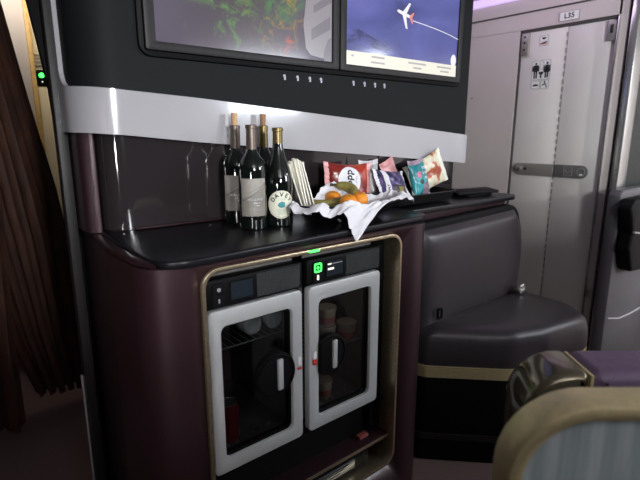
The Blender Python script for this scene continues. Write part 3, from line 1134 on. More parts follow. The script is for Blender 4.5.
def fridge(x0, x1, gx0, gx1, dx, clip, right, label):
    f = thing('refrigerator', label, 'refrigerator', ((x0 + x1) / 2, 1.3, 0.40), 'two refrigerators built into the bar')
    z0, z1 = 0.405, 0.986
    b_ = B()
    yb, yf = 1.50, 1.092
    box(b_, x0, x0 + 0.012, yf, yb, z0, z1)
    box(b_, x1 - 0.012, x1, yf, yb, z0, z1)
    box(b_, x0, x1, yf, yb, 0.90, z1)
    box(b_, x0, x1, yf, yb, z0, z0 + 0.03)
    box(b_, x0, x1, yb - 0.012, yb, z0, z1)
    h = link('housing', b_, M['fridge_in'], f)
    b_ = B()
    box(b_, x0, x1, 1.075, 1.10, z0, 0.446, 0.003)
    link('plinth', b_, M['black'], f)
    for k in range(7):
        b_ = B()
        lathe(b_, [(0, 0), (0.006, 0), (0.005, 0.004), (0, 0.005)], 12, (gx0 + 0.02 + k * (gx1 - gx0 - 0.04) / 6, 1.135 + 0.004 * k, z0 + 0.0305))
        link('drip_stud', b_, M['wire'], h)
    area('fridge_fill', ((x0 + x1) / 2, 1.118, z1 - 0.092), ((x0 + x1) / 2, 1.26, 0.45), 0.12, 0.022, (1.0, 0.90, 0.80), 0.03)  # added fill that makes the fridge contents visible
    # control panel
    cz0, cz1 = 0.902, 0.980
    b_ = B()
    box(b_, x0 + 0.002, x1 - 0.002, FY + 0.004, 1.093, cz0, cz1, 0.006)
    cp = link('control_panel', b_, M['black'], f)
    cx = x0 + 0.012
    b_ = B()
    ring(b_, rr(cx + 0.060, cx + 0.132, cz0 + 0.014, cz1 - 0.012, 0.003, 3), rr(cx + 0.063, cx + 0.129, cz0 + 0.017, cz1 - 0.015, 0.002, 3), FY + 0.001, FY + 0.006, 'y')
    link('display_frame', b_, M['black_matt'], cp)
    b_ = B()
    box(b_, cx + 0.062, cx + 0.130, FY + 0.0025, FY + 0.006, cz0 + 0.016, cz1 - 0.014)
    lcd = link('display', b_, M['lcd_dark'], cp)
    if right:
        b_ = B()
        box(b_, cx + 0.068, cx + 0.082, FY + 0.0015, FY + 0.003, cz1 - 0.026, cz1 - 0.022)
        box(b_, cx + 0.068, cx + 0.092, FY + 0.0015, FY + 0.003, cz1 - 0.042, cz1 - 0.036)
        link('readout', b_, M['led_white'], lcd)
        b_ = B()
        box(b_, cx + 0.086, cx + 0.126, FY + 0.0015, FY + 0.003, cz1 - 0.025, cz1 - 0.023)
        link('readout', b_, M['led_dim'], lcd)
    for i, zc in enumerate((cz1 - 0.026, cz0 + 0.022)):
        b_ = B()
        prism(b_, rr(cx + 0.010, cx + 0.044, zc - 0.017, zc + 0.017, 0.006, 4), FY - 0.001, FY + 0.006, 'y', 0.002)
        bt = link('push_button', b_, M['black_matt'], cp)
        b_ = B()
        if right and i == 0:
            ring(b_, rr(cx + 0.013, cx + 0.041, zc - 0.014, zc + 0.014, 0.006, 5), rr(cx + 0.0175, cx + 0.0365, zc - 0.0095, zc + 0.0095, 0.004, 5), FY - 0.0025, FY, 'y')
            box(b_, cx + 0.0255, cx + 0.0285, FY - 0.0025, FY, zc - 0.005, zc + 0.005)
            box(b_, cx + 0.022, cx + 0.032, FY - 0.0025, FY, zc - 0.0015, zc + 0.0015)
            o_ = link('button_light', b_, M['led_green'], bt)
            o_['label'] = 'glowing green square button light'
        elif right:
            prism(b_, rr(cx + 0.0235, cx + 0.0305, zc - 0.008, zc + 0.008, 0.003, 4), FY - 0.0025, FY, 'y')
            link('button_light', b_, M['led_white'], bt)
        elif i == 0:
            prism(b_, circ(cx + 0.027, zc, 0.005, 16), FY - 0.0025, FY, 'y')
            link('button_light', b_, M['led_dim'], bt)
        else:
            prism(b_, rr(cx + 0.025, cx + 0.029, zc - 0.006, zc + 0.006, 0.002, 3), FY - 0.0015, FY, 'y')
            link('button_light', b_, M['grey_ink'], bt)
    # perforated grille
    b_ = B()
    ga, gb = cx + 0.142, x1 - 0.012
    n = 15
    wv = (gb - ga)
    hh = cz1 - cz0 - 0.014
    for s_ in (1, -1):
        for k in range(-8, n + 1):
            xa = ga + wv * k / n
            xb = xa + hh
            za, zb = cz0 + 0.008, cz1 - 0.006
            if s_ < 0:
                za, zb = zb, za
            ta, tb = 0.0, 1.0
            if xa < ga:
                ta = (ga - xa) / hh
            if xb > gb:
                tb = (gb - xa) / hh
            if tb - ta < 0.08:
                continue
            p = Vector((xa + hh * ta, FY + 0.003, za + (zb - za) * ta))
            q = Vector((xa + hh * tb, FY + 0.003, za + (zb - za) * tb))
            tube(b_, [p, q], 0.0016, 4)
    link('vent_grille', b_, M['grille'], cp)
    # door
    da0, da1 = (x0 + 0.006, x1 - 0.006)
    b_ = B()
    ring(b_, rr(da0, da1, 0.425, 0.898, 0.014, 4), rr(gx0, gx1, 0.466, 0.852, 0.018, 4), FY, FY + 0.026, 'y', 0.004)
    d = link('door', b_, M['white_frame'], f)
    b_ = B()
    ring(b_, rr(gx0 - 0.004, gx1 + 0.004, 0.462, 0.856, 0.02, 4), rr(gx0 + 0.006, gx1 - 0.006, 0.472, 0.846, 0.014, 4), FY + 0.012, FY + 0.034, 'y')
    link('gasket', b_, M['black_matt'], d)
    b_ = B()
    box(b_, gx0 - 0.003, gx1 + 0.003, FY + 0.016, FY + 0.021, 0.463, 0.855)
    link('glass_pane', b_, M['glass'], d)
    # round paddle handle, cut straight along the stile
    r_ = 0.066
    zc = 0.667
    pts = [(x, z) for (x, z) in circ(dx, zc, r_, 48)]
    pts = [(min(x, clip) if not right else max(x, clip), z) for (x, z) in pts]
    out = []
    for p in pts:
        if not out or math.dist(p, out[-1]) > 1e-5:
            out.append(p)
    b_ = B()
    prism(b_, out, FY - 0.008, FY + 0.015, 'y', 0.003)
    hd = link('handle_cup', b_, M['black'], d)
    inn = [(dx + (x - dx) * 0.86, zc + (z - zc) * 0.86) for x, z in out]
    b_ = B()
    ring(b_, [(dx + (x - dx) * 0.93, zc + (z - zc) * 0.93) for x, z in out], inn, FY - 0.012, FY - 0.007, 'y')
    link('handle_rim', b_, M['black'], hd)
    bx = dx + 0.010 if not right else dx + 0.014
    b_ = B()
    box(b_, bx - 0.009, bx + 0.009, FY - 0.016, FY - 0.006, zc - 0.047, zc + 0.047, 0.003)
    o_ = link('handle_bar', b_, M['white_frame'], hd)
    o_['label'] = 'silver vertical grip bar'
    # latch on the stile
    lx = (gx1 + da1) / 2 + 0.004 if not right else (gx0 + da0) / 2
    b_ = B()
    box(b_, lx - 0.006, lx + 0.006, FY - 0.006, FY + 0.002, 0.668, 0.694, 0.003)
    lt = link('latch', b_, M['white_print'], d)
    b_ = B()
    box(b_, lx - 0.007, lx + 0.007, FY - 0.007, FY + 0.002, 0.650 if right else 0.655, 0.667 if right else 0.661, 0.002)
    o_ = link('latch_flag', b_, M['red_ink'], lt)
    o_['label'] = 'red latch flag'
    # wire shelf
    zs = 0.752 if not right else 0.636
    b_ = B()
    for yy in (1.125, 1.30, 1.47):
        tube(b_, [(x0 + 0.014, yy, zs), (x1 - 0.014, yy, zs)], 0.0022, 6)
    for k in range(12):
        xx = x0 + 0.03 + k * (x1 - x0 - 0.06) / 11
        tube(b_, [(xx, 1.125, zs + 0.002), (xx, 1.48, zs + 0.002)], 0.0013, 5)
    link('wire_shelf', b_, M['wire'], f)
    return f


fridge(0.496, 0.805, 0.537, 0.763, 0.700, 0.772, False, 'left built-in fridge with unlit controls and a red can inside')
fridge(0.818, 1.130, 0.862, 1.084, 0.902, 0.858, True, 'right built-in fridge with a glowing green button and stacked tubs inside')
bm = B()
box(bm, 0.500, 1.180, 1.075, 1.30, 0.398, 0.4045)
link('fridge_runner', bm, M['black_matt'], bar)
bm = B()
box(bm, 1.132, 1.184, 1.090, 1.11, 0.29, 1.008)
link('filler_panel', bm, M['black_matt'], bar)
bm = B()
box(bm, 0.486, 0.495, 1.09, 1.11, 0.29, 1.008)
link('filler_panel', bm, M['black_matt'], bar)

bm = B()
prism(bm, rr(0.800, 0.836, 1.0135, 1.0195, 0.003, 4), 1.014, 1.022, 'y', 0.001)
o = link('status_light', bm, M['led_green'], bar)
o['label'] = 'green glowing status light above the right fridge'


# fridge contents
def tub(x, y, z, label, r=0.033, h=0.062):
    t_ = thing('paper_tub', label, 'tub', (x, y, z), 'paper tubs in the right fridge')
    b_ = B()
    lathe(b_, [(0, 0), (r * 0.86, 0), (r, h * 0.86), (0, h * 0.86)], 28, (x, y, z))
    link('cup', b_, M['tub'], t_)
    b_ = B()
    lathe(b_, [(0, h * 0.84), (r * 1.06, h * 0.84), (r * 1.06, h), (r * 0.95, h), (0, h * 0.98)], 28, (x, y, z))
    link('lid', b_, M['tub'], t_)
    b_ = B()
    lathe(b_, [(r * 0.888, h * 0.14), (r * 0.893, h * 0.14), (r * 0.95, h * 0.50), (r * 0.945, h * 0.50)], 28, (x, y, z))
    link('printed_band', b_, M['tub_pink'], t_)


tub(0.995, 1.175, 0.6395, 'paper tub at the bottom of the two-high stack behind the right glass')
tub(0.997, 1.176, 0.7025, 'paper tub on top of the two-high stack behind the right glass')
tub(1.068, 1.150, 0.6395, 'paper tub with pink print standing beside the stack in the fridge')
tub(0.985, 1.180, 0.4358, 'paper tub standing alone on the floor of the right fridge')
bm = B()
bmesh.ops.create_icosphere(bm, subdivisions=4, radius=0.05)
for v in bm.verts:
    d = v.co.normalized()
    k = 1 + 0.35 * noise.noise(d * 2.2) + 0.22 * noise.noise(d * 6)
    v.co = Vector((d.x * 0.045 * k, d.y * 0.04 * k, max(-0.038, d.z * 0.065 * k)))
place(bm, T((1.078, 1.232, 0.6775)))
tag(link('plastic_bag', bm, M['bag_film']), 'crumpled clear plastic bag on the right fridge shelf behind the tubs', 'bag')

can = thing('drink_can', 'red drink can on the floor of the left fridge', 'can', (0.608, 1.165, 0.4358))
bm = B()
lathe(bm, [(0, 0), (0.022, 0), (0.027, 0.008), (0.029, 0.014), (0.029, 0.112), (0.025, 0.122), (0.0, 0.122)], 32, (0.608, 1.165, 0.4358))
link('can_body', bm, M['can_red'], can)
bm = B()
lathe(bm, [(0, 0.122), (0.0245, 0.1222), (0.0255, 0.126), (0.024, 0.126), (0.022, 0.1235), (0, 0.1235)], 32, (0.608, 1.165, 0.4358))
link('can_lid', bm, M['wire'], can)
for i, (x, lb) in enumerate(((0.700, 'left one of two bottles lying on the left fridge shelf, base outward'), (0.775, 'right one of two bottles lying on the left fridge shelf, base outward'))):
    bm = B()
    lathe(bm, [(0, 0.006), (0.018, 0.004), (0.024, 0.0), (0.030, 0.004), (0.031, 0.02), (0.031, 0.13), (0.012, 0.19), (0.012, 0.25), (0, 0.25)], 28, (x - 0.008, 1.145, 0.755 + 0.0315), R(-90, 'X'))
    o = link('lying_bottle', bm, M['tumbler'], shift=(x, 1.145, 0.755))
    tag(o, lb, 'bottle', 'bottles lying in the left fridge')


# ================================================================ BOTTLES
def wrap(b_, c, r, face, z):
    """bend a flat (x right, y up) mesh round a bottle of radius r whose front looks along angle face"""
    for v in b_.verts:
        a = face + v.co.x / r
        rr_ = r + 0.0004 + max(0, v.co.z)
        v.co = Vector((c[0] + rr_ * math.cos(a), c[1] + rr_ * math.sin(a), z + v.co.y))
    return b_


def patch(w_, h_, z=0.0003, n=24):
    b_ = B()
    sheet(b_, lambda u, v: Vector(((u - .5) * w_, (v - .5) * h_, z)), n, 2)
    return b_


def poly_patch(pts, z, n=1):
    b_ = B()
    vs_ = [b_.verts.new((p[0], p[1], z)) for p in pts]
    b_.faces.new(vs_)
    bmesh.ops.triangulate(b_, faces=b_.faces[:])
    bmesh.ops.subdivide_edges(b_, edges=b_.edges[:], cuts=3, use_grid_fill=True)
    return b_


BORD = [(0, 0.004), (0.020, 0.002), (0.034, 0.0), (0.0375, 0.004), (0.0375, 0.176), (0.0362, 0.190), (0.031, 0.205), (0.0225, 0.218), (0.0165, 0.228), (0.0142, 0.240), (0.0135, 0.296), (0.0152, 0.297), (0.0152, 0.306), (0.0125, 0.308), (0, 0.308)]
BURG = [(0, 0.004), (0.022, 0.002), (0.036, 0.0), (0.0395, 0.004), (0.0395, 0.128), (0.0385, 0.145), (0.034, 0.168), (0.0275, 0.190), (0.0205, 0.215), (0.0155, 0.240), (0.0140, 0.260), (0.0135, 0.288), (0.0155, 0.289), (0.0155, 0.298), (0.012, 0.300), (0, 0.300)]
ZT = 1.0552


def bottle(x, y, label, prof, caps, cork=None, tilt=0):
    b = thing('wine_bottle', label, 'bottle', (x, y, ZT), 'wine bottles on the bar')
    prof = [(r * 1.12 if z < 0.21 else r * 1.08, z) for r, z in prof]
    b_ = B()
    lathe(b_, prof, 40, (x, y, ZT))
    link('glass_body', b_, M['bottle'], b)
    if caps:
        zc0, m_ = caps
        rows = [(r + 0.0006, z) for r, z in prof if z >= zc0 and r > 0.01]
        rows = [(rows[0][0], zc0)] + rows
        b_ = B()
        lathe(b_, rows, 32, (x, y, ZT))
        link('neck_foil', b_, m_, b)
    if cork:
        top = prof[-1][1]
        b_ = B()
        lathe(b_, [(0, top - 0.002), (0.0095, top - 0.002), (0.0098, top + 0.034), (0.0088, top + 0.037), (0, top + 0.037)], 24, (x, y, ZT))
        link('cork', b_, cork, b)
    return b


def taupe_label(b, x, y, face, zc=0.098, words=True):
    r = 0.0422
    b_ = wrap(patch(0.080, 0.112), (x, y), r, face, ZT + zc)
    lab = link('paper_label', b_, M['wine_label'], b)
    # lighter hill-shaped upper field
    b_ = B()

    def f(u, v):
        xx = (u - .5) * 0.074
        low = -0.002 + 0.040 * (u ** 1.6)
        hi = 0.054
        return Vector((xx, low + (hi - low) * v, 0.0006))
    sheet(b_, f, 24, 3)
    wrap(b_, (x, y), r, face, ZT + zc)
    link('label_field', b_, M['wine_label_light'], lab)
    b_ = B()
    sheet(b_, lambda u, v: Vector(((u - .5) * 0.070, -0.010 + 0.052 * u ** 1.5 + 0.0012 * v, 0.0009)), 24, 1)
    sheet(b_, lambda u, v: Vector(((u - .5) * 0.050 + 0.012, 0.012 + 0.026 * u ** 0.8 + 0.0009 * v, 0.0009)), 24, 1)
    wrap(b_, (x, y), r, face, ZT + zc)
    link('label_contour', b_, M['seam'], lab)
    if words:
        for s_, sz, yy, xo in (('MOLLANY', 0.0105, -0.006, 0.006), ('SYRAH', 0.0062, -0.0165, 0.009), ('2018', 0.0055, -0.024, 0.012)):
            t_ = text_bm(s_, sz, 0.0001, 'CENTER', 0.0002)
            for v in t_.verts:
                v.co = Vector((v.co.x + xo, v.co.y + yy, 0.0008))
            wrap(t_, (x, y), r, face, ZT + zc)
            link('lettering', t_, M['white_print'], lab)
        b_ = B()
        for k in range(3):
            sheet(b_, lambda u, v, k=k: Vector((-0.014 + u * 0.044, -0.032 - k * 0.0035 + 0.0007 * v, 0.0008)), 16, 1)
        wrap(b_, (x, y), r, face, ZT + zc)
        link('fine_print', b_, M['grey_ink'], lab)


def face_to(x, y, off=0.0):
    return math.atan2(-y, -x) + off


p1 = (0.782, 1.372)
b1 = bottle(*p1, 'dark wine bottle with taupe label and cork, leftmost at the back', BORD, (0.232, M['capsule']), M['cork'])
taupe_label(b1, *p1, face_to(*p1, -0.15))
p2 = (0.764, 1.246)
b2 = bottle(*p2, 'dark wine bottle with grey taupe label and foil top, in front without cork', BORD, (0.236, M['capsule']))
taupe_label(b2, *p2, face_to(*p2, 0.05))
p3 = (0.893, 1.380)
b3 = bottle(*p3, 'dark wine bottle with brown stopper half hidden behind the front bottle', BORD, (0.238, M['capsule_gold']), M['cork_dark'])
p4 = (0.854, 1.240)
b4 = bottle(*p4, 'dark sloping wine bottle with round cream label beside the napkins', BURG, (0.250, M['capsule_gold']))
fa = face_to(*p4, 0.20)
zl = ZT + 0.070
bm = B()
RL = 0.043


def disc_patch(r0, r1, z, n=40):
    b_ = B()
    sheet(b_, lambda u, v: Vector(((r0 + (r1 - r0) * v) * math.cos(2 * PI * u), (r0 + (r1 - r0) * v) * math.sin(2 * PI * u), z)), n, 8)
    return b_


lab = link('round_label', wrap(disc_patch(0.0, RL, 0.0003), p4, 0.04435, fa, zl), M['label_round'], b4)
link('label_ring', wrap(disc_patch(RL - 0.004, RL - 0.003, 0.0006), p4, 0.04435, fa, zl), M['grey_ink'], lab)
for i, ch in enumerate('DAVEY'):
    a = math.radians(150 - i * 30)
    t_ = text_bm(ch, 0.0175, 0.0001, 'CENTER', 0.0006)
    place(t_, Matrix.Translation((0.030 * math.cos(a), 0.030 * math.sin(a), 0)) @ Matrix.Rotation(a - PI / 2, 4, 'Z'))
    for v in t_.verts:
        v.co.z = 0.0008
    link('lettering', wrap(t_, p4, 0.04435, fa, zl), M['ink'], lab)
link('label_emblem', wrap(poly_patch([(-0.010, 0.004), (0.0, 0.010), (0.011, 0.006), (0.010, -0.008), (-0.003, -0.010), (-0.012, -0.004)], 0.0008), p4, 0.04435, fa, zl), M['teal_ink'], lab)
bm = B()
for k in range(5):
    sheet(bm, lambda u, v, k=k: Vector((-0.014 + 0.028 * u + 0.002 * k - 0.004, -0.016 - 0.0035 * k + 0.0012 * v, 0.0008)), 10, 1)
for k in range(3):
    sheet(bm, lambda u, v, k=k: Vector((-0.012 + 0.024 * u, 0.0125 + 0.0028 * k + 0.0011 * v, 0.0008)), 10, 1)
link('fine_print', wrap(bm, p4, 0.04435, fa, zl), M['lightgreen_ink'], lab)

# ================================================================ FRUIT BOWL
BC = Vector((1.095, 1.172, ZT))
bowl = thing('fruit_bowl', 'black oval bowl lined with a white napkin beside the bottles', 'bowl', tuple(BC))
bm = B()


def bowl_pt(u, r):
    """u angle 0..1, r 0 (middle) .. 1 (rim), oval boat-shaped bowl"""
    a = 2 * PI * u
    e = 0.92
    ca, sa = math.cos(a), math.sin(a)
    rx, ry = 0.225, 0.112
    h = 0.052 * max(0, (r - 0.45) / 0.55) ** 1.4 + 0.007 * r * 0 + 0.010 * abs(ca) * r ** 4
    return Vector((BC.x + rx * r * math.copysign(abs(ca) ** e, ca), BC.y + ry * r * math.copysign(abs(sa) ** e, sa), ZT + 0.003 + h))


t = bmesh.new()
rows = []
NR, NA = 14, 56
for j in range(NR + 1):
    rows.append([t.verts.new(bowl_pt(i / NA, max(0.02, j / NR))) for i in range(NA)])
for a, b in zip(rows, rows[1:]):
    for i in range(NA):
        t.faces.new((a[i], a[(i + 1) % NA], b[(i + 1) % NA], b[i]))
t.faces.new(rows[0][::-1])
bmesh.ops.recalc_face_normals(t, faces=t.faces)
thicken(t, 0.003)
merge(bm, t)
link('bowl_shell', bm, M['black'], bowl)
bm = B()
tube(bm, [bowl_pt(i / NA, 1.0) + Vector((0, 0, 0.001)) for i in range(NA)], 0.0035, 8, True)
link('bowl_rim', bm, M['black_top'], bowl)


# white napkin lining: lies in the bowl, one corner hangs over its front, one over each end
def napkin(bm):
    def fn(u, v):
        # square cloth turned 45 degrees; s along the bowl, q towards the viewer
        cu, cv = (u - .5) * 2, (v - .5) * 2
        s = (cu + cv) / 2
        q = (cv - cu) / 2          # -1 back .. 1 front
        qf = max(0.0, q)
        x = BC.x + (0.285 if s > 0 else 0.255) * s * (1 + 1.3 * qf * (1 - qf)) - 0.118 * qf ** 2.2
        y = BC.y - (0.157 * q ** 0.72 if q > 0 else 0.128 * q) - 0.012 * max(0, -s) * 0
        rx, ry = (x - BC.x) / 0.225, (y - BC.y) / 0.112
        r = math.sqrt(rx * rx + ry * ry)
        if r < 1:
            z = ZT + 0.010 + 0.056 * max(0, (r - 0.45) / 0.55) ** 1.4
        else:
            over = r - 1
            z = ZT + 0.068 - 0.145 * over ** 1.1 - 0.15 * max(0, qf - 0.72)
        fold = 0.010 * noise.noise(Vector((s * 6, q * 6, 0.3))) + 0.006 * math.sin(11 * s + 6 * q) + 0.012 * max(0, noise.noise(Vector((s * 5 + 3, q * 5, 1.7))))
        fold += 0.016 * (0.5 - abs(noise.noise(Vector((s * 3.2 + 5, q * 3.2, 4.2))))) * min(1, max(0, r - 0.5) * 1.6)
        fold += 0.005 * noise.noise(Vector((s * 15, q * 15, 8.1))) + 0.008 * (0.4 - abs(noise.noise(Vector((s * 8 + 2, q * 8, 6.2)))))
        z += fold + 0.035 * max(0, -q) ** 1.5
        y -= 0.5 * fold * qf
        if y > 1.028:
            z = max(z, ZT + 0.004)
        return Vector((x, y, z))
    sheet(bm, fn, 72, 72)
    bmesh.ops.recalc_face_normals(bm, faces=bm.faces)
    thicken(bm, 0.0014)
    return bm


nap = link('napkin', napkin(B()), M['white_cloth'], shift=tuple(BC))
tag(nap, 'white cloth napkin lining the fruit bowl with a corner hanging over the worktop edge', 'napkin')

# fanned upright napkins at the left end of the bowl
for i in range(5):
    x = 0.934 + 0.010 * i
    y = 1.256 - 0.004 * i
    bm = B()
    hgt = 0.148 - 0.007 * abs(i - 2)
    wd = 0.075

    def fn(u, v, i=i, x=x, y=y, hgt=hgt):
        k = v * hgt
        lean = 0.030 * v * (1.15 - 0.12 * i)
        return Vector((x - lean + 0.020 * (u - .5) + 0.008 * math.sin(u * 6 + i) * v, y - wd / 2 * (1 - 0.35 * v) + wd * (1 - 0.35 * v) * u + 0.012 * (v - .5), ZT + 0.060 - 0.030 * (1 - 0.2 * i) * 0.2 + k))
    sheet(bm, fn, 10, 12)
    bmesh.ops.recalc_face_normals(bm, faces=bm.faces)
    thicken(bm, 0.004)
    o = link('folded_napkin', bm, M['cream_paper'], shift=(x, y, ZT + 0.06))
    tag(o, 'cream folded paper napkin standing in the fan at the bowl\'s left end', 'napkin', 'folded napkins fanned beside the fruit')


def orange(x, y, z, label, r=0.0285):
    o_ = thing('orange', label, 'orange', (x, y, z), 'oranges in the bowl')
    b_ = B()
    n = 20
    prof = []
    for k in range(n + 1):
        a = -PI / 2 + PI * k / n
        rr_ = r * math.cos(a)
        zz = r * 0.93 * math.sin(a)
        zz -= 0.0035 * math.exp(-(rr_ / (r * 0.22)) ** 2) * (1 if a > 0 else -1)
        prof.append((max(rr_, 0), zz))
    prof[0] = (0, prof[0][1])
    prof[-1] = (0, prof[-1][1])
    lathe(b_, prof, 32, (x, y, z), R(18, 'X') @ R(-12, 'Y'))
    link('peel', b_, M['orange'], o_)
    b_ = B()
    lathe(b_, [(0, 0.0), (0.004, 0.0), (0.003, 0.0025), (0, 0.003)], 10, (x, y, z), R(18, 'X') @ R(-12, 'Y') @ T((0, 0, r * 0.93 - 0.0038)))
    link('stem_button', b_, M['banana'], o_)


orange(1.030, 1.108, ZT + 0.069, 'orange nearest the hanging napkin corner, front left of the pair')
orange(1.092, 1.122, ZT + 0.071, 'orange right of the pair at the bowl front')
orange(1.085, 1.245, ZT + 0.063, 'orange at the back of the bowl behind the bananas')


def banana(pts, r, label):
    o_ = thing('banana', label, 'banana', pts[0], 'bananas in the bowl')
    P = [Vector(p) for p in pts]
    # smooth the spine
    sp = []
    n = 22
    for k in range(n + 1):
        t_ = k / n * (len(P) - 1)
        i = min(int(t_), len(P) - 2)
        f = t_ - i
        p0, p1_, p2_, p3_ = P[max(i - 1, 0)], P[i], P[i + 1], P[min(i + 2, len(P) - 1)]
        sp.append(0.5 * ((2 * p1_) + (p2_ - p0) * f + (2 * p0 - 5 * p1_ + 4 * p2_ - p3_) * f * f + (3 * p1_ - p0 - 3 * p2_ + p3_) * f ** 3))
    rad = [r * (0.32 if k == 0 else min(1, 0.34 + 0.66 * math.sin(PI * min(1, max(0, (k / n) * 1.06 - 0.02))) ** 0.55)) for k in range(n + 1)]
    rad[-1] = r * 0.25
    rad[0] = r * 0.28
    b_ = B()
    tube(b_, sp, rad, 10)
    link('peel', b_, M['banana'], o_)
    b_ = B()
    d = (sp[0] - sp[1]).normalized()
    tube(b_, [sp[0], sp[0] + d * 0.012, sp[0] + d * 0.022], [r * 0.26, r * 0.22, r * 0.28], 8)
    link('stem', b_, M['banana_tip'], o_)


zb = ZT + 0.044
banana([(0.978, 1.282, zb + 0.026), (0.985, 1.235, zb + 0.012), (1.010, 1.195, zb + 0.010), (1.055, 1.188, zb + 0.014), (1.100, 1.215, zb + 0.022)], 0.0165, 'olive green banana lying along the front of the bowl')
banana([(1.115, 1.262, zb + 0.062), (1.140, 1.245, zb + 0.058), (1.150, 1.220, zb + 0.048), (1.135, 1.195, zb + 0.036), (1.100, 1.182, zb + 0.026)], 0.019, 'olive brown banana propped up in the middle of the bowl')


# ================================================================ SNACK BAGS
def bag_fn(w_, h_, t_, seed, side):
    def f(u, v):
        a, c = (u - .5) * 2, (v - .5) * 2
        bu = max(0, 1 - abs(a) ** 2.6) ** 0.62
        bv = max(0, 1 - abs(c) ** 3.0) ** 0.72
        k = bu * bv
        wr = 0.10 * noise.noise(Vector((a * 2.4 + seed, c * 2.6, seed))) + 0.05 * noise.noise(Vector((a * 6 + seed, c * 6, seed + 4)))
        th = t_ / 2 * k * (1 + 1.6 * wr)
        shrink = 1 - 0.10 * (1 - abs(a) ** 2) * abs(c) ** 4
        pin = 1 - 0.07 * (1 - abs(c) ** 2) * abs(a) ** 4
        return Vector((a * w_ / 2 * pin, c * h_ / 2 * shrink, side * th + 0.004 * noise.noise(Vector((a * 3, c * 3, seed + 9)))))
    return f


def snack_bag(name, loc, w_, h_, t_, mtx, m_, seed, label, crimp_m, ends='x'):
    b = thing(name, label, 'snack bag', loc, 'snack bags on the bar')
    F = T(loc) @ mtx
    b_ = B()
    f1, f2 = bag_fn(w_, h_, t_, seed, 1), bag_fn(w_, h_, t_, seed, -1)
    sheet(b_, f1, 30, 24)
    sheet(b_, f2, 30, 24)
    bmesh.ops.remove_doubles(b_, verts=b_.verts, dist=1e-5)
    bmesh.ops.recalc_face_normals(b_, faces=b_.faces)
    place(b_, F)
    link('pouch', b_, m_, b)
    for s in (-1, 1):
        b_ = B()

        def fc(u, v, s=s):
            if ends == 'x':
                q = f1(1.0 if s > 0 else 0.0, u)
                z = 0.0018 * math.sin(u * 70) * 0.6
                return Vector((q.x + s * (v * 0.020 - 0.002), q.y * (1 + 0.03 * v), q.z + z + 0.004 * v * math.sin(u * 5 + seed)))
            q = f1(u, 1.0 if s > 0 else 0.0)
            return Vector((q.x * (1 + 0.03 * v), q.y + s * (v * 0.020 - 0.002), q.z + 0.0018 * math.sin(u * 70) * 0.6 + 0.004 * v * math.sin(u * 5 + seed)))
        sheet(b_, fc, 40, 3)
        bmesh.ops.recalc_face_normals(b_, faces=b_.faces)
        thicken(b_, 0.0012)
        place(b_, F)
        link('crimped_end', b_, crimp_m, b)

    def decal(dbm, m2, nm, lift=0.0015):
        for v in dbm.verts:
            u_, v_ = v.co.x / w_ + .5, v.co.y / h_ + .5
            q = f1(u_, v_)
            v.co = Vector((v.co.x, v.co.y, q.z + lift))
        place(dbm, F)
        return link(nm, dbm, m2, b)
    return b, decal


def flat_disc(cx, cy, rx, ry=None):
    return disc_at(cx, cy, rx, ry or rx)


def disc_at(cx, cy, rx, ry):
    b_ = B()
    sheet(b_, lambda u, v: Vector((cx + rx * v * math.cos(2 * PI * u), cy + ry * v * math.sin(2 * PI * u), 0)), 36, 8)
    return b_


UP = FACE_Y     # bag x right, bag y up, bag front towards -y

b, dec = snack_bag('chip_bag', (1.258, 1.355, ZT + 0.092), 0.185, 0.165, 0.062, R(-8, 'Z') @ R(3, 'Y') @ UP @ R(-8, 'X'), M['bag_red'], 1.3, 'red popped chip bag with round white emblem behind the fruit', M['bag_pink'])
dec(flat_disc(-0.012, 0.012, 0.050, 0.052), M['white_print'], 'round_emblem')
t = place(text_bm('popp', 0.040, 0.0, 'CENTER', 0.0012), Matrix.Translation((-0.018, 0.012, 0)) @ R(86, 'Z'))
dec(t, M['ink'], 'lettering', 0.003)
t = place(text_bm('chips', 0.014, 0.0, 'CENTER', 0.0), Matrix.Translation((0.014, 0.016, 0)) @ R(86, 'Z'))
dec(t, M['grey_ink'], 'lettering', 0.003)
dec(flat_disc(0.045, -0.052, 0.026, 0.020), M['bag_cream'], 'chip_picture', 0.002)

b, dec = snack_bag('chip_bag', (1.378, 1.362, ZT + 0.090), 0.075, 0.150, 0.035, R(-42, 'Z') @ R(-4, 'Y') @ UP @ R(-6, 'X'), M['bag_silver'], 4.1, 'silver and white snack bag standing edge-on right of the red bag', M['white_print'], 'y')

# second black tray with the other bags
tray = thing('snack_tray', 'black low tray holding the purple and teal snack bags', 'tray', (1.60, 1.33, ZT))
bm = B()
TR0 = rr(1.375, 1.83, 1.245, 1.425, 0.05, 8)
sc_ = lambda k: [(1.6025 + (x - 1.6025) * k, 1.335 + (y - 1.335) * k) for x, y in TR0]
t = bmesh.new()
loops = [(sc_(0.90), ZT + 0.0005), (sc_(1.0), ZT + 0.036), (sc_(0.985), ZT + 0.036), (sc_(0.885), ZT + 0.004)]
RW = [[t.verts.new((x, y, z)) for x, y in lp_] for lp_, z in loops]
n = len(TR0)
for a, b_ in zip(RW, RW[1:]):
    for i in range(n):
        t.faces.new((a[i], a[(i + 1) % n], b_[(i + 1) % n], b_[i]))
t.faces.new(RW[0])
t.faces.new(RW[-1])
bmesh.ops.recalc_face_normals(t, faces=t.faces)
merge(bm, t)
link('tray_shell', bm, M['black'], tray)
bm = B()
tube(bm, [(x, y, ZT + 0.037) for x, y in TR0], 0.003, 8, True)
link('tray_rim', bm, M['black_top'], tray)

